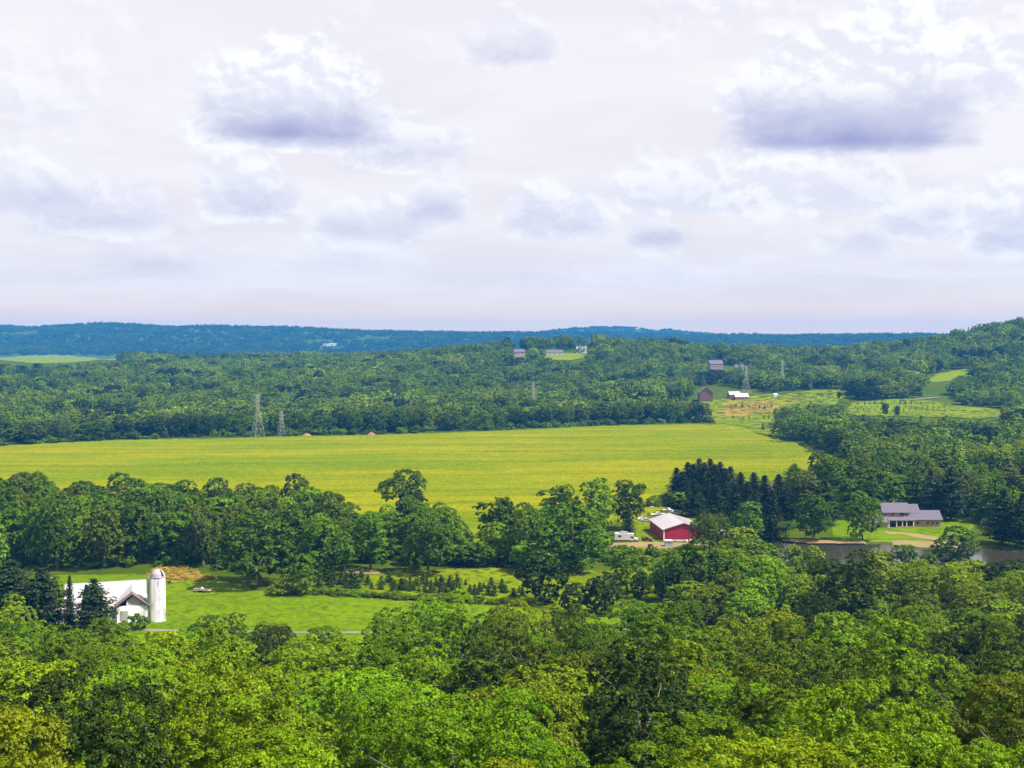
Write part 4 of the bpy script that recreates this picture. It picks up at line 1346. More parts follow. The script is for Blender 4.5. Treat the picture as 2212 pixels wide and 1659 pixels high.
def gable_roof(x0, x1, y0, y1, ze, zr, ov=0.4, th=0.22, along='x'):
    """two slabs of a gable roof; ridge runs along the given axis"""
    m = MB()
    if along == 'x':
        ym = (y0 + y1) / 2; k = (zr - ze) / (ym - y0)
        for s in (-1, 1):
            ye = (y0 - ov) if s < 0 else (y1 + ov)
            zo = ze - ov * k
            m.prism([(ye, zo), (ym, zr), (ym, zr + th), (ye, zo + th)], 'x', x0 - ov, x1 + ov)
    else:
        xm = (x0 + x1) / 2; k = (zr - ze) / (xm - x0)
        for s in (-1, 1):
            xe = (x0 - ov) if s < 0 else (x1 + ov)
            zo = ze - ov * k
            m.prism([(xe, zo), (xm, zr), (xm, zr + th), (xe, zo + th)], 'y', y0 - ov, y1 + ov)
    return m


def gable_body(x0, x1, y0, y1, ze, zr, along='x', zb=-0.5):
    m = MB()
    if along == 'x':
        m.prism([(y0, zb), (y1, zb), (y1, ze), ((y0 + y1) / 2, zr), (y0, ze)], 'x', x0, x1)
    else:
        m.prism([(x0, zb), (x1, zb), (x1, ze), ((x0 + x1) / 2, zr), (x0, ze)], 'y', y0, y1)
    return m


def window(parent, cx, y, z0, w, h, frame=TRIM, axis='y', t=0.06):
    """framed window set on a wall that faces -y (or -x)"""
    f = MB(); g = MB()
    if axis == 'y':
        f.box(cx - w / 2 - .12, cx + w / 2 + .12, y - t, y + 0.05, z0 - .12, z0 + h + .12)
        g.box(cx - w / 2, cx + w / 2, y - t - 0.03, y, z0, z0 + h)
    else:
        f.box(y - t, y + 0.05, cx - w / 2 - .12, cx + w / 2 + .12, z0 - .12, z0 + h + .12)
        g.box(y - t - 0.03, y, cx - w / 2, cx + w / 2, z0, z0 + h)
    fo = f.build('window', frame, parent)
    g.build('pane', GLASS, fo)
    return fo


def white_barn():
    X, Y, _ = at(286, 1347)
    r = empty('white_barn', (X, Y, 0), math.radians(17), 'white barn with metal roof and broken front gable beside the silo', 'barn')
    # main block
    MB().prism([(9.5, -.5), (21, -.5), (21, 5.0), (15.2, 9.2), (9.5, 5.0)], 'x', -18.2, 3.4).build('wall', WHITE_WALL, r)
    rf = gable_roof(-18.2, 3.4, 9.5, 21, 5.0, 9.2, 0.45, 0.2).build('roof', WHITE_ROOF, r)
    sm = MB()
    for i in range(30):
        x = -18.4 + i * 0.75
        sm.prism([(9.1, 4.93), (15.2, 9.43), (15.2, 9.48), (9.1, 4.98)], 'x', x, x + 0.06)
    sm.build('roof_seam', WHITE_ROOF, rf)
    MB().bar((-18.6, 15.25, 9.42), (3.8, 15.25, 9.42), 0.14, 6).build('ridge_cap', WHITE_ROOF, rf)
    # cross gable behind the brown front roof
    gable_roof(-4.0, 4.0, 3.2, 13.0, 5.3, 8.75, 0.35, 0.2, 'y').build('cross_gable_roof', WHITE_ROOF, r)
    # front wing
    MB().box(-4.15, 4.15, 0, 9.6, -.5, 5.15).build('front_wall', WHITE_WALL, r)
    w = 0.25
    MB().prism([(-1.35, 5.18), (3.7, 5.18), (3.7, 5.3), (0.25, 8.0), (-1.35, 6.7)], 'y', 0.35, 0.55).build('gable_panel', GREYWOOD, r)
    MB().prism([(-4.05, 5.17), (4.05, 5.17), (0, 8.3)], 'y', 1.5, 9.5).build('attic_opening', DARK, r)
    MB().box(-1.5, -1.3, 0.28, 0.36, 5.17, 6.75).build('gable_post', TRIM, r)
    gable_roof(-4.25, 4.25, -0.1, 3.2, 5.2, 8.5, 0.45, 0.26, 'y').build('front_roof', BROWN_ROOF, r)
    d = MB().box(-3.2, -1.2, -0.06, 0.0, 1.2, 3.9).build('door', GREYWOOD, r)
    for k in range(5):
        MB().box(-3.2 + k * 0.42, -2.84 + k * 0.42, -0.11, -0.06, 1.22, 3.88).build('plank', GREYWOOD, d)
    MB().box(-3.7, -3.45, -0.05, 0.02, 4.2, 4.5).build('vent', DARK, r)
    MB().box(-4.2, 4.2, -0.08, 0.02, -0.4, 0.35).build('plinth', worn('stone_base', (0.30, 0.24, 0.23), None, 1, .5), r)
    MB().box(-6.4, -4.3, 1.0, 9.4, -.5, 4.2).build('lean_to', WHITE_WALL, r)
    MB().prism([(-6.7, 4.0), (-4.16, 5.0), (-4.16, 5.15), (-6.7, 4.15)], 'y', 0.7, 9.45).build('lean_to_roof', GREYWOOD, r)
    MB().box(3.43, 3.5, 12, 14.5, 0, 3.0).build('side_door', BROWN_ROOF, r)


white_barn()


def silo():
    X, Y, _ = at(342, 1341)
    r = empty('silo', (X, Y, 0), 0.2, 'tall stained white stave silo with grey dome beside the barn', 'silo')
    R = 2.05
    MB().lathe([(R + .12, -0.5), (R + .12, 0.5), (R, 0.55), (R, 12.7)], 28).build('stave_wall', SILO_M, r, True)
    hoops = MB()
    for k in range(20):
        z = 0.9 + k * 0.61
        hoops.lathe([(R + 0.005, z), (R + 0.03, z + 0.01), (R + 0.03, z + 0.05), (R + 0.005, z + 0.06)], 28)
    hoops.build('hoop', SILO_M, r)
    prof = [(R + 0.08, 12.7), (R + 0.08, 12.85)] + [(R * math.cos(a), 12.85 + R * 1.02 * math.sin(a)) for a in np.linspace(0.02, 1.54, 9)]
    dm = MB().lathe(prof, 28).build('dome', DOME_M, r, True)
    # missing dome gore on the right: dark slot standing proud of the shell
    g = MB(); v = []
    for k, a in enumerate(np.linspace(0.08, 1.15, 7)):
        rr = R * 1.012 * math.cos(a); z = 12.85 + R * 1.035 * math.sin(a)
        for b in (-0.95, -0.62):
            v.append((rr * math.cos(b), rr * math.sin(b), z))
    g.add(v, [(2 * k, 2 * k + 1, 2 * k + 3, 2 * k + 2) for k in range(6)])
    g.build('dome_gap', DARK, dm)
    ch = MB()
    for k in range(8):
        a0 = math.pi * (0.62 + k * 0.095); a1 = math.pi * (0.62 + (k + 1) * 0.095)
        cx, cyy = -R - 0.25, -0.35
        ch.bar((cx + .48 * math.cos(a0), cyy + .48 * math.sin(a0), 0.2), (cx + .48 * math.cos(a0), cyy + .48 * math.sin(a0), 12.9), 0.13, 4)
    ch.build('chute', SILO_M, r)
    MB().bar((-R - .7, 0.5, 6.6), (-R - 2.6, 1.6, 6.4), 0.28, 8).build('feed_pipe', WHITE_PAINT, r)


silo()


def simple_house(name, label, px, py, w, d, ze, zr, wall, roof, yaw=0.0, along='x', wins=(), cat='house', extra=None, ov=0.4):
    X, Y, Z = at(px, py)
    r = empty(name, (X, Y, Z), math.radians(yaw), label, cat)
    gable_body(-w / 2, w / 2, 0, d, ze, zr, along, -1.5).build('wall', wall, r)
    gable_roof(-w / 2, w / 2, 0, d, ze, zr + 0.05, ov, 0.2, along).build('roof', roof, r)
    for (cx, z0, ww, hh) in wins:
        window(r, cx, -0.01, z0, ww, hh)
    if extra:
        extra(r)
    return r


def shed_extra(r):
    MB().box(-1.0, 1.0, -0.05, 0.02, 0, 2.2).build('door', GREYWOOD, r)


simple_house('tool_shed', 'small white shed half hidden between the pines', 138, 1347, 6, 5, 2.8, 4.2, WHITE_WALL, GREYWOOD, 17, 'x', [(-2.2, 1.2, .8, .9)], 'shed', shed_extra)
simple_house('wagon_shed', 'low white shed glimpsed behind the big left pines', 45, 1320, 10, 6, 2.6, 4.0, WHITE_WALL, WHITE_ROOF, 17, 'x', [(-2.2, 1.0, .9, .9)], 'shed', shed_extra)


def red_barn():
    X, Y, _ = at(1433.5, 1168)
    yaw = math.radians(5)
    r = empty('red_barn', (X, Y, 0), yaw, 'long red barn with low white metal roof in the valley', 'barn')
    W, L, ze, zr = 16.0, 27.0, 4.5, 6.9
    gable_body(0, W, 0, L, ze, zr, 'y').build('wall', RED, r)
    rf = gable_roof(0, W, 0, L, ze, zr + 0.04, 0.55, 0.2, 'y').build('roof', WHITE_ROOF, r)
    sm = MB()
    for i in range(28):
        y = -0.4 + i
        sm.prism([(-0.5, ze + 0.16), (W / 2, zr + 0.32), (W + 0.5, ze + 0.16), (W + 0.5, ze + 0.10), (W / 2, zr + 0.22), (-0.5, ze + 0.10)], 'y', y, y + 0.07)
    sm.build('roof_seam', WHITE_ROOF, rf)
    MB().box(-0.06, 0.36, -0.06, 0.30, -0.3, 4.35).build('corner_trim', TRIM, r)
    ribs = MB()
    for i in range(24):
        ribs.box(0.5 + i * 0.64, 0.56 + i * 0.64, -0.03, 0.0, 0.2, 4.3)
    ribs.build('siding_rib', RED, r)
    MB().box(4.2, 12, -0.05, 0.02, -0.3, 0.35).build('base_board', BROWN_ROOF, r)
    MB().box(-0.05, 0.02, 10, 13.5, 0, 3.2).build('side_door', RED, r)


red_barn()


def stone_house():
    X, Y, _ = at(1942, 1140)
    r = empty('stone_house', (X, Y, 0), 0, 'long tan stone house with lilac shingle roofs above the pond', 'house')
    s = Y / F                                  # metres per surveyed px
    # right wing (garage)
    x1, x2 = 6.4, 18.4
    MB().box(x1, x2, 1.0, 9.5, -0.8, 3.6).build('garage_wall', STONE, r)
    gable_roof(x1 - 3.5, x2, 1.0, 9.5, 3.55, 6.6, 0.6, 0.22, 'x').build('garage_roof', LILAC, r)
    for cx in (8.2, 12.6, 14.6, 16.6):
        window(r, cx, 0.99, 1.3, 0.7 if cx > 9 else 1.0, 1.2, STONE2)
    # main two-storey block with porch
    MB().box(-4.6, 5.4, 2.6, 11.5, -0.8, 6.4).build('main_wall', STONE2, r)
    gable_roof(-6.0, 5.2, 2.6, 11.5, 6.4, 9.6, 0.6, 0.24, 'x').build('main_roof', LILAC, r)
    gable_roof(2.6, 10.0, 4.2, 12.0, 6.0, 8.9, 0.5, 0.22, 'x').build('link_roof', LILAC, r)
    MB().box(3.0, 9.8, 4.8, 11.6, 3.0, 6.1).build('link_wall', STONE2, r)
    MB().prism([(-0.9, 3.1), (2.6, 4.25), (2.6, 4.45), (-0.9, 3.3)], 'x', -4.9, 6.6).build('porch_roof', LILAC, r)
    for cx in (-2.3, -1.5, 1.4, 2.0, 2.6, 3.7):
        window(r, cx, 2.59, 4.9, 0.45, 1.05, STONE2)
    MB().box(-4.3, 6.0, 2.52, 2.58, 0.2, 2.9).build('porch_glazing', GLASS, r)
    for cx in (-4.4, -1.2, 1.3, 3.1, 6.0):
        MB().box(cx - 0.16, cx + 0.16, -0.6, -0.3, -0.6, 3.2).build('porch_post', TRIM, r)
    MB().box(-4.6, 6.2, -0.7, 2.6, -0.9, 0.15).build('porch_floor', STONE2, r)
    MB().box(-1.1, 6.1, -0.75, -0.62, 0.0, 0.75).build('porch_wall', STONE, r)
    MB().bar((0, 8, 8.6), (0, 8, 10.4), 0.5, 4).build('chimney', STONE2, r)
    # lower left wing
    MB().box(-12.6, -4.7, -1.2, 6.5, -1.0, 2.6).build('left_wing_wall', STONE2, r)
    gable_roof(-12.6, -4.8, -1.2, 6.5, 2.6, 4.6, 0.5, 0.2, 'x').build('left_wing_roof', LILAC, r)
    for cx in (-8.6, -7.6):
        window(r, cx, -1.21, 0.6, 0.8, 1.1, TRIM)


stone_house()


def hidden_extra(r):
    for cx in (-1.5, 0.0, 1.5):
        MB().box(cx - 0.12, cx + 0.12, -1.6, -1.4, -1, 2.8).build('porch_post', TRIM, r)
    MB().prism([(-1.8, 2.6), (0, 3.2), (0, 3.4), (-1.8, 2.8)], 'x', -4, 4).build('porch_roof', LILAC, r)


simple_house('grey_house', 'grey hip-roofed house hidden among the black spruces', 1648, 1092, 14, 10, 4.2, 9.4, STONE2, LILAC, -18, 'x', [(-3, 1.2, 1, 1.4), (3, 1.2, 1, 1.4)], 'house', hidden_extra)


def far_barn_extra(r):
    for cx in (-2.5, 2.5):
        MB().box(cx - .5, cx + .5, -0.06, 0.02, 3.5, 4.6).build('hatch', BROWN_ROOF, r)
    MB().box(-1.6, 1.6, -0.06, 0.02, -0.2, 3.0).build('door', BROWN_ROOF, r)


simple_house('brown_barn', 'tall brown gabled barn beyond the end of the crop field', 1525.5, 868, 15.5, 20, 10.5, 16.5, BRICK, BROWN_ROOF, -4, 'y', (), 'barn', far_barn_extra, 0.7)
simple_house('white_roof_shed', 'long low farm shed with bright white roof right of the brown barn', 1603, 864, 16, 9, 3.6, 7.4, BRICK, WHITE_ROOF, 8, 'x', [(-3, 1, 1.2, 1.2), (2, 1, 1.2, 1.2)], 'shed')
simple_house('white_roof_shed', 'second white-roofed shed, set back and left of the long one', 1588, 862, 13, 9, 5.2, 8.4, BRICK, WHITE_ROOF, 8, 'x', [(-3, 1, 1.2, 1.2)], 'shed')
simple_house('pump_house', 'tiny white hut at the edge of the hill meadow', 1577 + 99, 858, 4, 3.5, 2.6, 4.2, WHITE_WALL, WHITE_ROOF, 20, 'x', [(-.8, 1, .7, .8)], 'hut')
simple_house('hill_house', 'purple-grey gabled house in the far trees above the brown barn', 1548, 799, 20, 14, 9, 14.5, worn('mauve_wall', (0.28, 0.22, 0.27), None, .8, .4), LILAC, 8, 'x', [(-5, 4, 1.6, 2), (0, 4, 1.6, 2), (5, 4, 1.6, 2)], 'house')
simple_house('hill_house', 'small pale house in the far trees right of the gabled house', 1597, 802, 12, 9, 6, 10, WHITE_WALL, LILAC, -6, 'x', [(-3, 2.5, 1.3, 1.6), (3, 2.5, 1.3, 1.6)], 'house')
simple_house('hilltop_house', 'pinkish two-storey house on the central hilltop, leftmost of three', 1122, 771, 17, 12, 8, 12, worn('rose_wall', (0.42, 0.32, 0.32), None, .8, .4), LILAC, 4, 'x', [(-5, 4.5, 1.5, 1.8), (0, 4.5, 1.5, 1.8), (5, 4.5, 1.5, 1.8)], 'house')
simple_house('hilltop_house', 'long cream house on the central hilltop, middle of three', 1198, 768, 26, 11, 5, 8.5, worn('cream_wall', (0.52, 0.46, 0.38), None, .8, .3), LILAC, 2, 'x', [(-8, 1.5, 1.6, 1.6), (0, 1.5, 1.6, 1.6), (8, 1.5, 1.6, 1.6)], 'house')
simple_house('hilltop_house', 'white house with pale roof on the central hilltop, rightmost of three', 1256, 763, 16, 11, 6, 10, WHITE_WALL, WHITE_ROOF, -3, 'x', [(-4, 2, 1.5, 1.7), (4, 2, 1.5, 1.7)], 'house')
simple_house('warehouse', 'far white warehouse roof on the left plain', 717, 747, 80, 40, 7, 10, WHITE_WALL, WHITE_ROOF, 0, 'x', [(-30, 3, 6, 4), (0, 3, 6, 4), (30, 3, 6, 4)], 'warehouse')
simple_house('valley_house', 'grey-mauve house roof among trees at the right edge', 2163, 856, 14, 10, 4, 8, WHITE_WALL, LILAC, -8, 'x', [(-4, 1.5, 1.2, 1.4), (3, 1.5, 1.2, 1.4)], 'house')


# ------------------------------------------------------------------ vehicles and yard things
def wheel(parent, x, y, r=0.42, w=0.26):
    a = MB().bar((x, y - w / 2, r), (x, y + w / 2, r), r, 14).build('wheel', BLACK, parent)
    MB().bar((x, y - w / 2 - 0.02, r), (x, y + w / 2 + 0.02, r), r * 0.5, 10).build('rim', GREY_PAINT, a)


def camper():
    X, Y, _ = at(1353, 1170)
    r = empty('camper_truck', (X, Y, 0.1), math.radians(-4), 'white box camper truck with dark roof gear left of the red barn', 'truck')
    MB().prism([(-4.6, 0.7), (1.4, 0.7), (1.4, 2.2), (3.0, 2.35), (3.0, 3.2), (-4.6, 3.4)], 'y', -1.2, 1.2).build('box_body', WHITE_PAINT, r)
    MB().prism([(1.42, 0.6), (4.5, 0.6), (4.5, 1.25), (3.3, 1.45), (2.8, 2.15), (1.42, 2.15)], 'y', -1.05, 1.05).build('cab', WHITE_PAINT, r)
    MB().prism([(1.9, 1.45), (3.15, 1.45), (2.72, 2.05), (1.9, 2.05)], 'y', -1.08, 1.08).build('cab_window', GLASS, r)
    g = MB().box(-2.4, 0.4, -0.8, 0.8, 3.3, 3.9)
    g.bar((-1.6, 0, 3.9), (-1.6, 0, 4.2), 0.4, 8)
    g.build('roof_rack', GREY_PAINT, r)
    MB().box(-4.5, 4.4, -1.0, 1.0, 0.35, 0.7).build('chassis', BLACK, r)
    for x in (-3.0, 3.4):
        for y in (-0.95, 0.95):
            wheel(r, x, y, 0.46)
    MB().box(-3.2, -2.0, -1.24, -1.19, 1.9, 2.6).build('side_window', GLASS, r)


def pickup(name, px, py, yaw, mat, label, s=1.0, cat='pickup truck'):
    X, Y, _ = at(px, py)
    r = empty(name, (X, Y, 0.1), math.radians(yaw), label, cat)
    r.scale = (s, s, s)
    MB().prism([(-2.5, 0.55), (2.5, 0.55), (2.5, 1.05), (1.2, 1.15), (-0.5, 1.15), (-2.5, 1.15)], 'y', -0.9, 0.9).build('body', mat, r)
    MB().prism([(-0.6, 1.16), (1.25, 1.16), (0.7, 1.8), (-0.5, 1.85)], 'y', -0.82, 0.82).build('cab', mat, r)
    MB().prism([(-0.35, 1.25), (0.95, 1.25), (0.58, 1.72), (-0.35, 1.72)], 'y', -0.85, 0.85).build('side_glass', GLASS, r)
    MB().box(-2.4, -0.75, -0.75, 0.75, 1.16, 1.22).build('bed_liner', BLACK, r)
    for x in (-1.6, 1.6):
        for y in (-0.82, 0.82):
            wheel(r, x, y, 0.4)
    for y in (-0.6, 0.6):
        MB().box(2.5, 2.55, y - .18, y + .18, 0.8, 1.0).build('headlight', WHITE_PAINT, r)


def car(px, py, yaw, mat, label):
    X, Y, _ = at(px, py)
    r = empty('parked_car', (X, Y, 0.1), math.radians(yaw), label, 'car')
    MB().prism([(-2.2, 0.4), (2.2, 0.4), (2.25, 0.8), (1.2, 0.98), (-1.6, 1.0), (-2.2, 0.9)], 'y', -0.85, 0.85).build('body', mat, r)
    MB().prism([(-1.7, 0.99), (1.2, 0.97), (0.45, 1.45), (-1.1, 1.48)], 'y', -0.74, 0.74).build('cabin', mat, r)
    MB().prism([(-1.4, 1.04), (0.95, 1.04), (0.38, 1.40), (-1.02, 1.42)], 'y', -0.77, 0.77).build('side_glass', GLASS, r)
    for x in (-1.35, 1.35):
        for y in (-0.78, 0.78):
            wheel(r, x, y, 0.33)


def boat(px, py, yaw, L, label):
    X, Y, _ = at(px, py)
    r = empty('boat_on_trailer', (X, Y, 0.1), math.radians(yaw), label, 'boat')
    v = []; n = 9
    for i in range(n):
        f = i / (n - 1); x = -L / 2 + L * f
        wd = 1.15 * (1 - max(0, (f - 0.45) / 0.55) ** 2) + 0.02
        v += [(x, -wd, 1.75 + 0.35 * f * f), (x, 0, 0.75 + 0.7 * max(0, f - .6) ** 1.5), (x, wd, 1.75 + 0.35 * f * f)]
    f = []
    for i in range(n - 1):
        a = i * 3; b = a + 3
        f += [(a, b, b + 1, a + 1), (a + 1, b + 1, b + 2, a + 2), (a + 2, b + 2, b, a)]
    f += [(0, 1, 2)]
    MB().add(v, f).build('hull', WHITE_PAINT, r)
    MB().prism([(-L * .15, 1.85), (L * .22, 1.95), (L * .1, 2.6), (-L * .1, 2.6)], 'y', -0.7, 0.7).build('cabin', WHITE_PAINT, r)
    MB().prism([(-L * .08, 2.05), (L * .15, 2.1), (L * .08, 2.45), (-L * .07, 2.45)], 'y', -0.73, 0.73).build('window', GLASS, r)
    MB().box(-L / 2 - .4, -L / 2, -0.25, 0.25, 0.9, 2.0).build('outboard_motor', BLACK, r)
    t = MB().box(-L * .42, L * .75, -0.08, 0.08, 0.45, 0.58)
    t.box(-L * .2, -L * .1, -1, 1, 0.45, 0.55).build('trailer_frame', GREY_PAINT, r)
    for y in (-1, 1):
        wheel(r, -L * .15, y, 0.36)


camper()
pickup('pickup_truck', 1398, 1169, -28, RUST, 'small dark rusty pickup truck between camper and red barn', 0.9)
car(1396, 1127, 6, GREY_PAINT, 'silver-grey car on the grass left of the barn roof')
car(1388, 1124, 14, WHITE_PAINT, 'white car behind the silver-grey car by the barn')
boat(1421, 1119, 4, 6.8, 'white boat on a trailer just behind the red barn')
boat(1443, 1110, -30, 5.6, 'smaller white boat standing oblique behind the barn ridge')
pickup('pickup_truck', 1409, 1104, 40, WHITE_PAINT, 'white pickup among junk at the top of the yard', 1.1)
pickup('pickup_truck', 1462, 1112, 150, GREY_PAINT, 'dark grey pickup behind the ridge of the red barn', 1.1)


def box_thing(name, px, py, yaw, dims, mat, label, cat, lid=None, extra=None):
    X, Y, _ = at(px, py)
    r = empty(name, (X, Y, 0.12), math.radians(yaw), label, cat)
    w, d, h = dims
    MB().prism([(-w / 2, 0), (w / 2, 0), (w / 2, h * .92), (w / 2 * .94, h), (-w / 2 * .94, h), (-w / 2, h * .92)], 'y', -d / 2, d / 2).build('body', mat, r)
    if lid:
        MB().prism([(-w / 2 - .2, h + .02), (w / 2 + .2, h + .02), (w / 2 - .1, h + .35), (-w / 2 + .1, h + .35)], 'y', -d / 2 - .2, d / 2 + .2).build('lid', lid, r)
    if extra:
        extra(r, w, d, h)
    return r


def tank_extra(r, w, d, h):
    for x in (-.5, .5):
        MB().box(x - .12, x + .12, -d / 2 - .06, -d / 2, h * .55, h * .9).build('bracket', GREY_PAINT, r)


def trailer_extra(r, w, d, h):
    for x in (-.6, .6):
        wheel(r, x, -d / 2 - .05, 0.36)
    MB().box(-w / 2 + .5, -w / 2 + 1.4, -d / 2 - .05, -d / 2, h * .45, h * .75).build('window', GLASS, r)
    MB().box(w / 2 - 1.2, w / 2 - .5, -d / 2 - .05, -d / 2, .3, h * .8).build('door', GREY_PAINT, r)


box_thing('water_tank', 1444, 1180, 4, (3.0, 2.2, 2.0), GREY_PAINT, 'grey metal tank with white lid before the red barn', 'tank', WHITE_PAINT, tank_extra)
box_thing('box_trailer', 1565, 1160, -4, (4.6, 2.2, 2.6), WHITE_PAINT, 'white box trailer showing between the willow and the round tree', 'trailer', None, trailer_extra)
for k, (a, b) in enumerate([(1460, 1169.5), (1470, 1170)]):
    X, Y, _ = at(a, b)
    r = empty('lumber_stack', (X, Y, 0.13), math.radians(5), 'pale lumber stacked against the red barn front, %s stack' % ('left', 'right')[k], 'lumber', 'lumber by the red barn')
    for i in range(4):
        for j in range(2):
            MB().box(-2.2, 2.0 + 0.2 * i, -0.5 + i * 0.28, -0.25 + i * 0.28, j * 0.26, j * 0.26 + 0.22).build('plank', WHITE_PAINT if (i + j) % 2 else TIMBER, r)
for k, (a, b) in enumerate([(1483, 1172), (1492, 1171.5), (1412, 1148)]):
    X, Y, _ = at(a, b)
    r = empty('white_drum', (X, Y, 0.13), 0, ('white drum in front of the red barn, left of a pair', 'white drum in front of the red barn, right of a pair', 'round white tank beside the left wall of the red barn')[k], 'drum')
    MB().lathe([(0.5, 0), (0.56, 0.1), (0.56, 0.9), (0.5, 1.0), (0.1, 1.05)], 14).build('body', WHITE_PAINT, r, True)
    MB().lathe([(0.15, 1.05), (0.15, 1.15)], 10).build('cap', GREY_PAINT, r)


def hay_wagon():
    X, Y, _ = at(438, 1279)
    r = empty('timber_wagon', (X, Y, 0.1), math.radians(-8), 'flat wagon loaded with pale planks standing on the lawn', 'wagon')
    MB().box(-2.8, 2.8, -1.1, 1.1, 0.55, 0.72).build('deck', GREYWOOD, r)
    rr = random.Random(2)
    for i in range(7):
        for j in range(2):
            x = rr.uniform(-.4, .4)
            MB().box(-2.6 + x, 1.9 + x, -1.0 + i * .29, -.76 + i * .29, .73 + j * .2, .91 + j * .2).build('plank', TIMBER, r)
    MB().prism([(-.5, .9), (.4, .9), (.6, 1.3), (.1, 1.75), (-.4, 1.5)], 'y', -1.3, -0.6).build('white_crate', WHITE_PAINT, r)
    for x in (-1.7, 1.7):
        for y in (-1.0, 1.0):
            wheel(r, x, y, .36)
    MB().bar((2.8, 0, .6), (4.3, 0.3, .3), .06, 5).build('drawbar', BLACK, r)


hay_wagon()


def wheelbarrow():
    X, Y, _ = at(366, 1262)
    r = empty('wheelbarrow', (X, Y, 0.1), 0.3, 'small dark wheelbarrow on the lawn right of the silo', 'wheelbarrow')
    MB().prism([(-.5, .55), (.35, .5), (.6, .95), (-.8, .95)], 'y', -.4, .4).build('tray', BLACK, r)
    for y in (-.3, .3):
        MB().bar((.6, y * .4, .3), (-1.3, y, .75), .035, 5).build('handle', RUST, r)
        MB().bar((-.4, y, .55), (-.5, y, 0), .03, 5).build('leg', RUST, r)
    wheel(r, .65, 0, .24, .12)


wheelbarrow()
for k, (a, b, w, c) in enumerate([(662, 941, 9, 'tan straw heap at the far crop edge beneath the treeline, left one'), (802, 939, 8, 'tan straw heap at the far crop edge beneath the treeline, right one')]):
    x, y = flat(a, b, 1)
    o = empty('straw_heap', (x, y, 0), 0, c, 'heap', 'straw heaps')
    rs = np.random.RandomState(k)
    m = MB(); n = 12
    prof = [(1.0, 0), (0.8, 1.3), (0.45, 2.4), (0.1, 2.9)]
    m.lathe([(w / 2 * q, z) for q, z in prof], n)
    m.v = [(p[0] * (1 + rs.uniform(-.15, .15)), p[1] * (1 + rs.uniform(-.15, .15)), p[2] * (1 + rs.uniform(-.1, .1))) for p in m.v]
    m.build('straw_mound', STRAW, o, True)
    MB().prism([(-1.6, 0), (1.6, 0), (1.2, 1.1), (-1.3, 1.2)], 'y', -w / 2 - .8, -w / 2 + .6).build('straw_bale', STRAW, o)


# ------------------------------------------------------------------ transmission towers and their wires
def tower(px, d, ht, label, base_w=7.5, arm=9.0, yaw=0.0):
    x = (px - CXP) / F * d
    r = empty('transmission_tower', (x, d, Hs(x, d)), yaw, label, 'pylon', 'transmission towers')
    hw = base_w / 2
    waist = ht * 0.62
    def half(z):
        return hw + (1.0 - hw) * min(1, z / waist) if z < waist else 1.0
    cs = [(-1, -1), (1, -1), (1, 1), (-1, 1)]
    T = 0.115 if ht > 30 else 0.09
    for cx, cyy in cs:
        m = MB(); zs = [-0.5, waist, ht * 0.93]
        for a, b in zip(zs[:-1], zs[1:]):
            ha, hb = half(max(a, 0)), half(b)
            m.bar((cx * ha, cyy * ha, a), (cx * hb, cyy * hb, b), T, 4)
        m.build('leg', STEEL, r)
    m = MB()
    zs = [0, ht * .2, ht * .36, ht * .5, waist, ht * .70, ht * .78, ht * .86, ht * .93]
    for a, b in zip(zs[:-1], zs[1:]):
        ha, hb = half(a), half(b)
        for i in range(4):
            p, q = cs[i], cs[(i + 1) % 4]
            m.bar((p[0] * ha, p[1] * ha, a), (q[0] * hb, q[1] * hb, b), T * .55, 4)
            m.bar((q[0] * ha, q[1] * ha, a), (p[0] * hb, p[1] * hb, b), T * .55, 4)
            m.bar((p[0] * hb, p[1] * hb, b), (q[0] * hb, q[1] * hb, b), T * .6, 4)
    m.build('bracing', STEEL, r)
    tips = []
    for z in (ht * .66, ht * .80, ht * .92):
        L = arm * (1 if z < ht * .9 else .72)
        a = MB()
        for s in (-1, 1):
            for yy in (-1, 1):
                a.bar((s, yy, z), (s * L, 0, z + .3), T * .6, 4).bar((s, yy, z + ht * .055), (s * L, 0, z + .3), T * .5, 4)
            a.bar((s * L * .55, -.4, z + .15), (s * L * .55, .4, z + ht * .028), T * .4, 4)
            tips.append((s * L, 0, z - 0.9))
        ao = a.build('cross_arm', STEEL, r)
        for s in (-1, 1):
            MB().bar((s * L, 0, z + .3), (s * L, 0, z - 0.9), .16, 6).build('insulator', GREY_PAINT, ao)
    MB().bar((0, 0, ht * .93), (0, 0, ht), T, 4, .05).build('peak', STEEL, r)
    c, s_ = math.cos(yaw), math.sin(yaw)
    return [(r.location.x + c * p[0], r.location.y + s_ * p[0], r.location.z + p[2]) for p in tips]


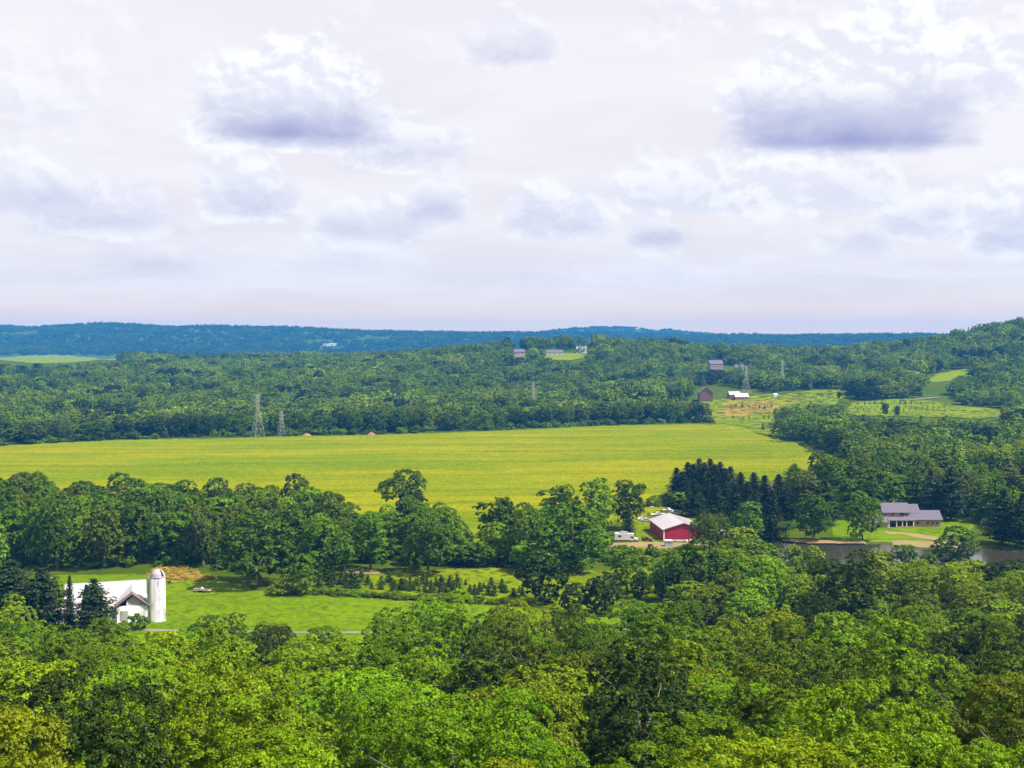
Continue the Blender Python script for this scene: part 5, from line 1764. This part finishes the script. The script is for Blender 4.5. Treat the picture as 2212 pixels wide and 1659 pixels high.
A = tower(556, 985, 38, 'big lattice power pylon at the far edge of the crop field', 9, 9, -0.9)
B2 = tower(607, 1000, 22, 'short lattice power pylon right of the big one', 6, 4, -0.9)
Cc = tower(1152, 1235, 38, 'lattice pylon top showing above the central forest', 9, 9, -0.9)
D = tower(1612, 1430, 36, 'lattice pylon behind the white-roofed sheds', 9, 9, -0.7)
E = tower(1690, 1500, 33, 'slender lattice pylon at the upper edge of the hill meadow', 6, 6, -0.7)
left = [(x - 300, y - 230, z + (5 if i > 3 else 0)) for i, (x, y, z) in enumerate(A)]
right_ = [(x + 560, y + 330, z + 68) for (x, y, z) in D]
for i in range(6):
    m = MB()
    chain = [left[i], A[i], Cc[i], D[i], right_[i]]
    for p, q in zip(chain[:-1], chain[1:]):
        p = np.array(p); q = np.array(q)
        sag = np.linalg.norm(q - p) * 0.022
        pr = None
        for k in range(17):
            f = k / 16
            c = p + (q - p) * f - np.array([0, 0, 4 * sag * f * (1 - f)])
            if pr is not None:
                m.bar(pr, c, 0.018, 3)
            pr = c
    o = m.build('power_line', WIRE)
    tag(o, 'thin pale power line strung between the lattice pylons, %s of six' % ordinal(i + 1), 'power line', 'power lines')

# ------------------------------------------------------------------ summer haze
def build_haze():
    m = bpy.data.materials.new('haze_air')
    m.use_nodes = True
    t = NT(m.node_tree); t.n.clear()
    out = t.new('ShaderNodeOutputMaterial')
    v = t.new('ShaderNodeVolumePrincipled')
    v.inputs['Color'].default_value = (0.05, 0.40, 1.0, 1)
    v.inputs['Density'].default_value = 0.00008
    v.inputs['Anisotropy'].default_value = 0.0
    v.inputs['Density Attribute'].default_value = ''
    v.inputs['Temperature Attribute'].default_value = ''
    try:
        m.cycles.homogeneous_volume = True
    except Exception:
        pass
    t.l.new(v.outputs[0], out.inputs['Volume'])
    b = MB().box(-6700, 6700, -300, 8800, -6, 215).mesh('haze', None)
    b.materials.append(m)
    o = link('haze', b)
    tag(o, 'thin blue summer haze over the whole valley', 'haze', kind='stuff')


build_haze()
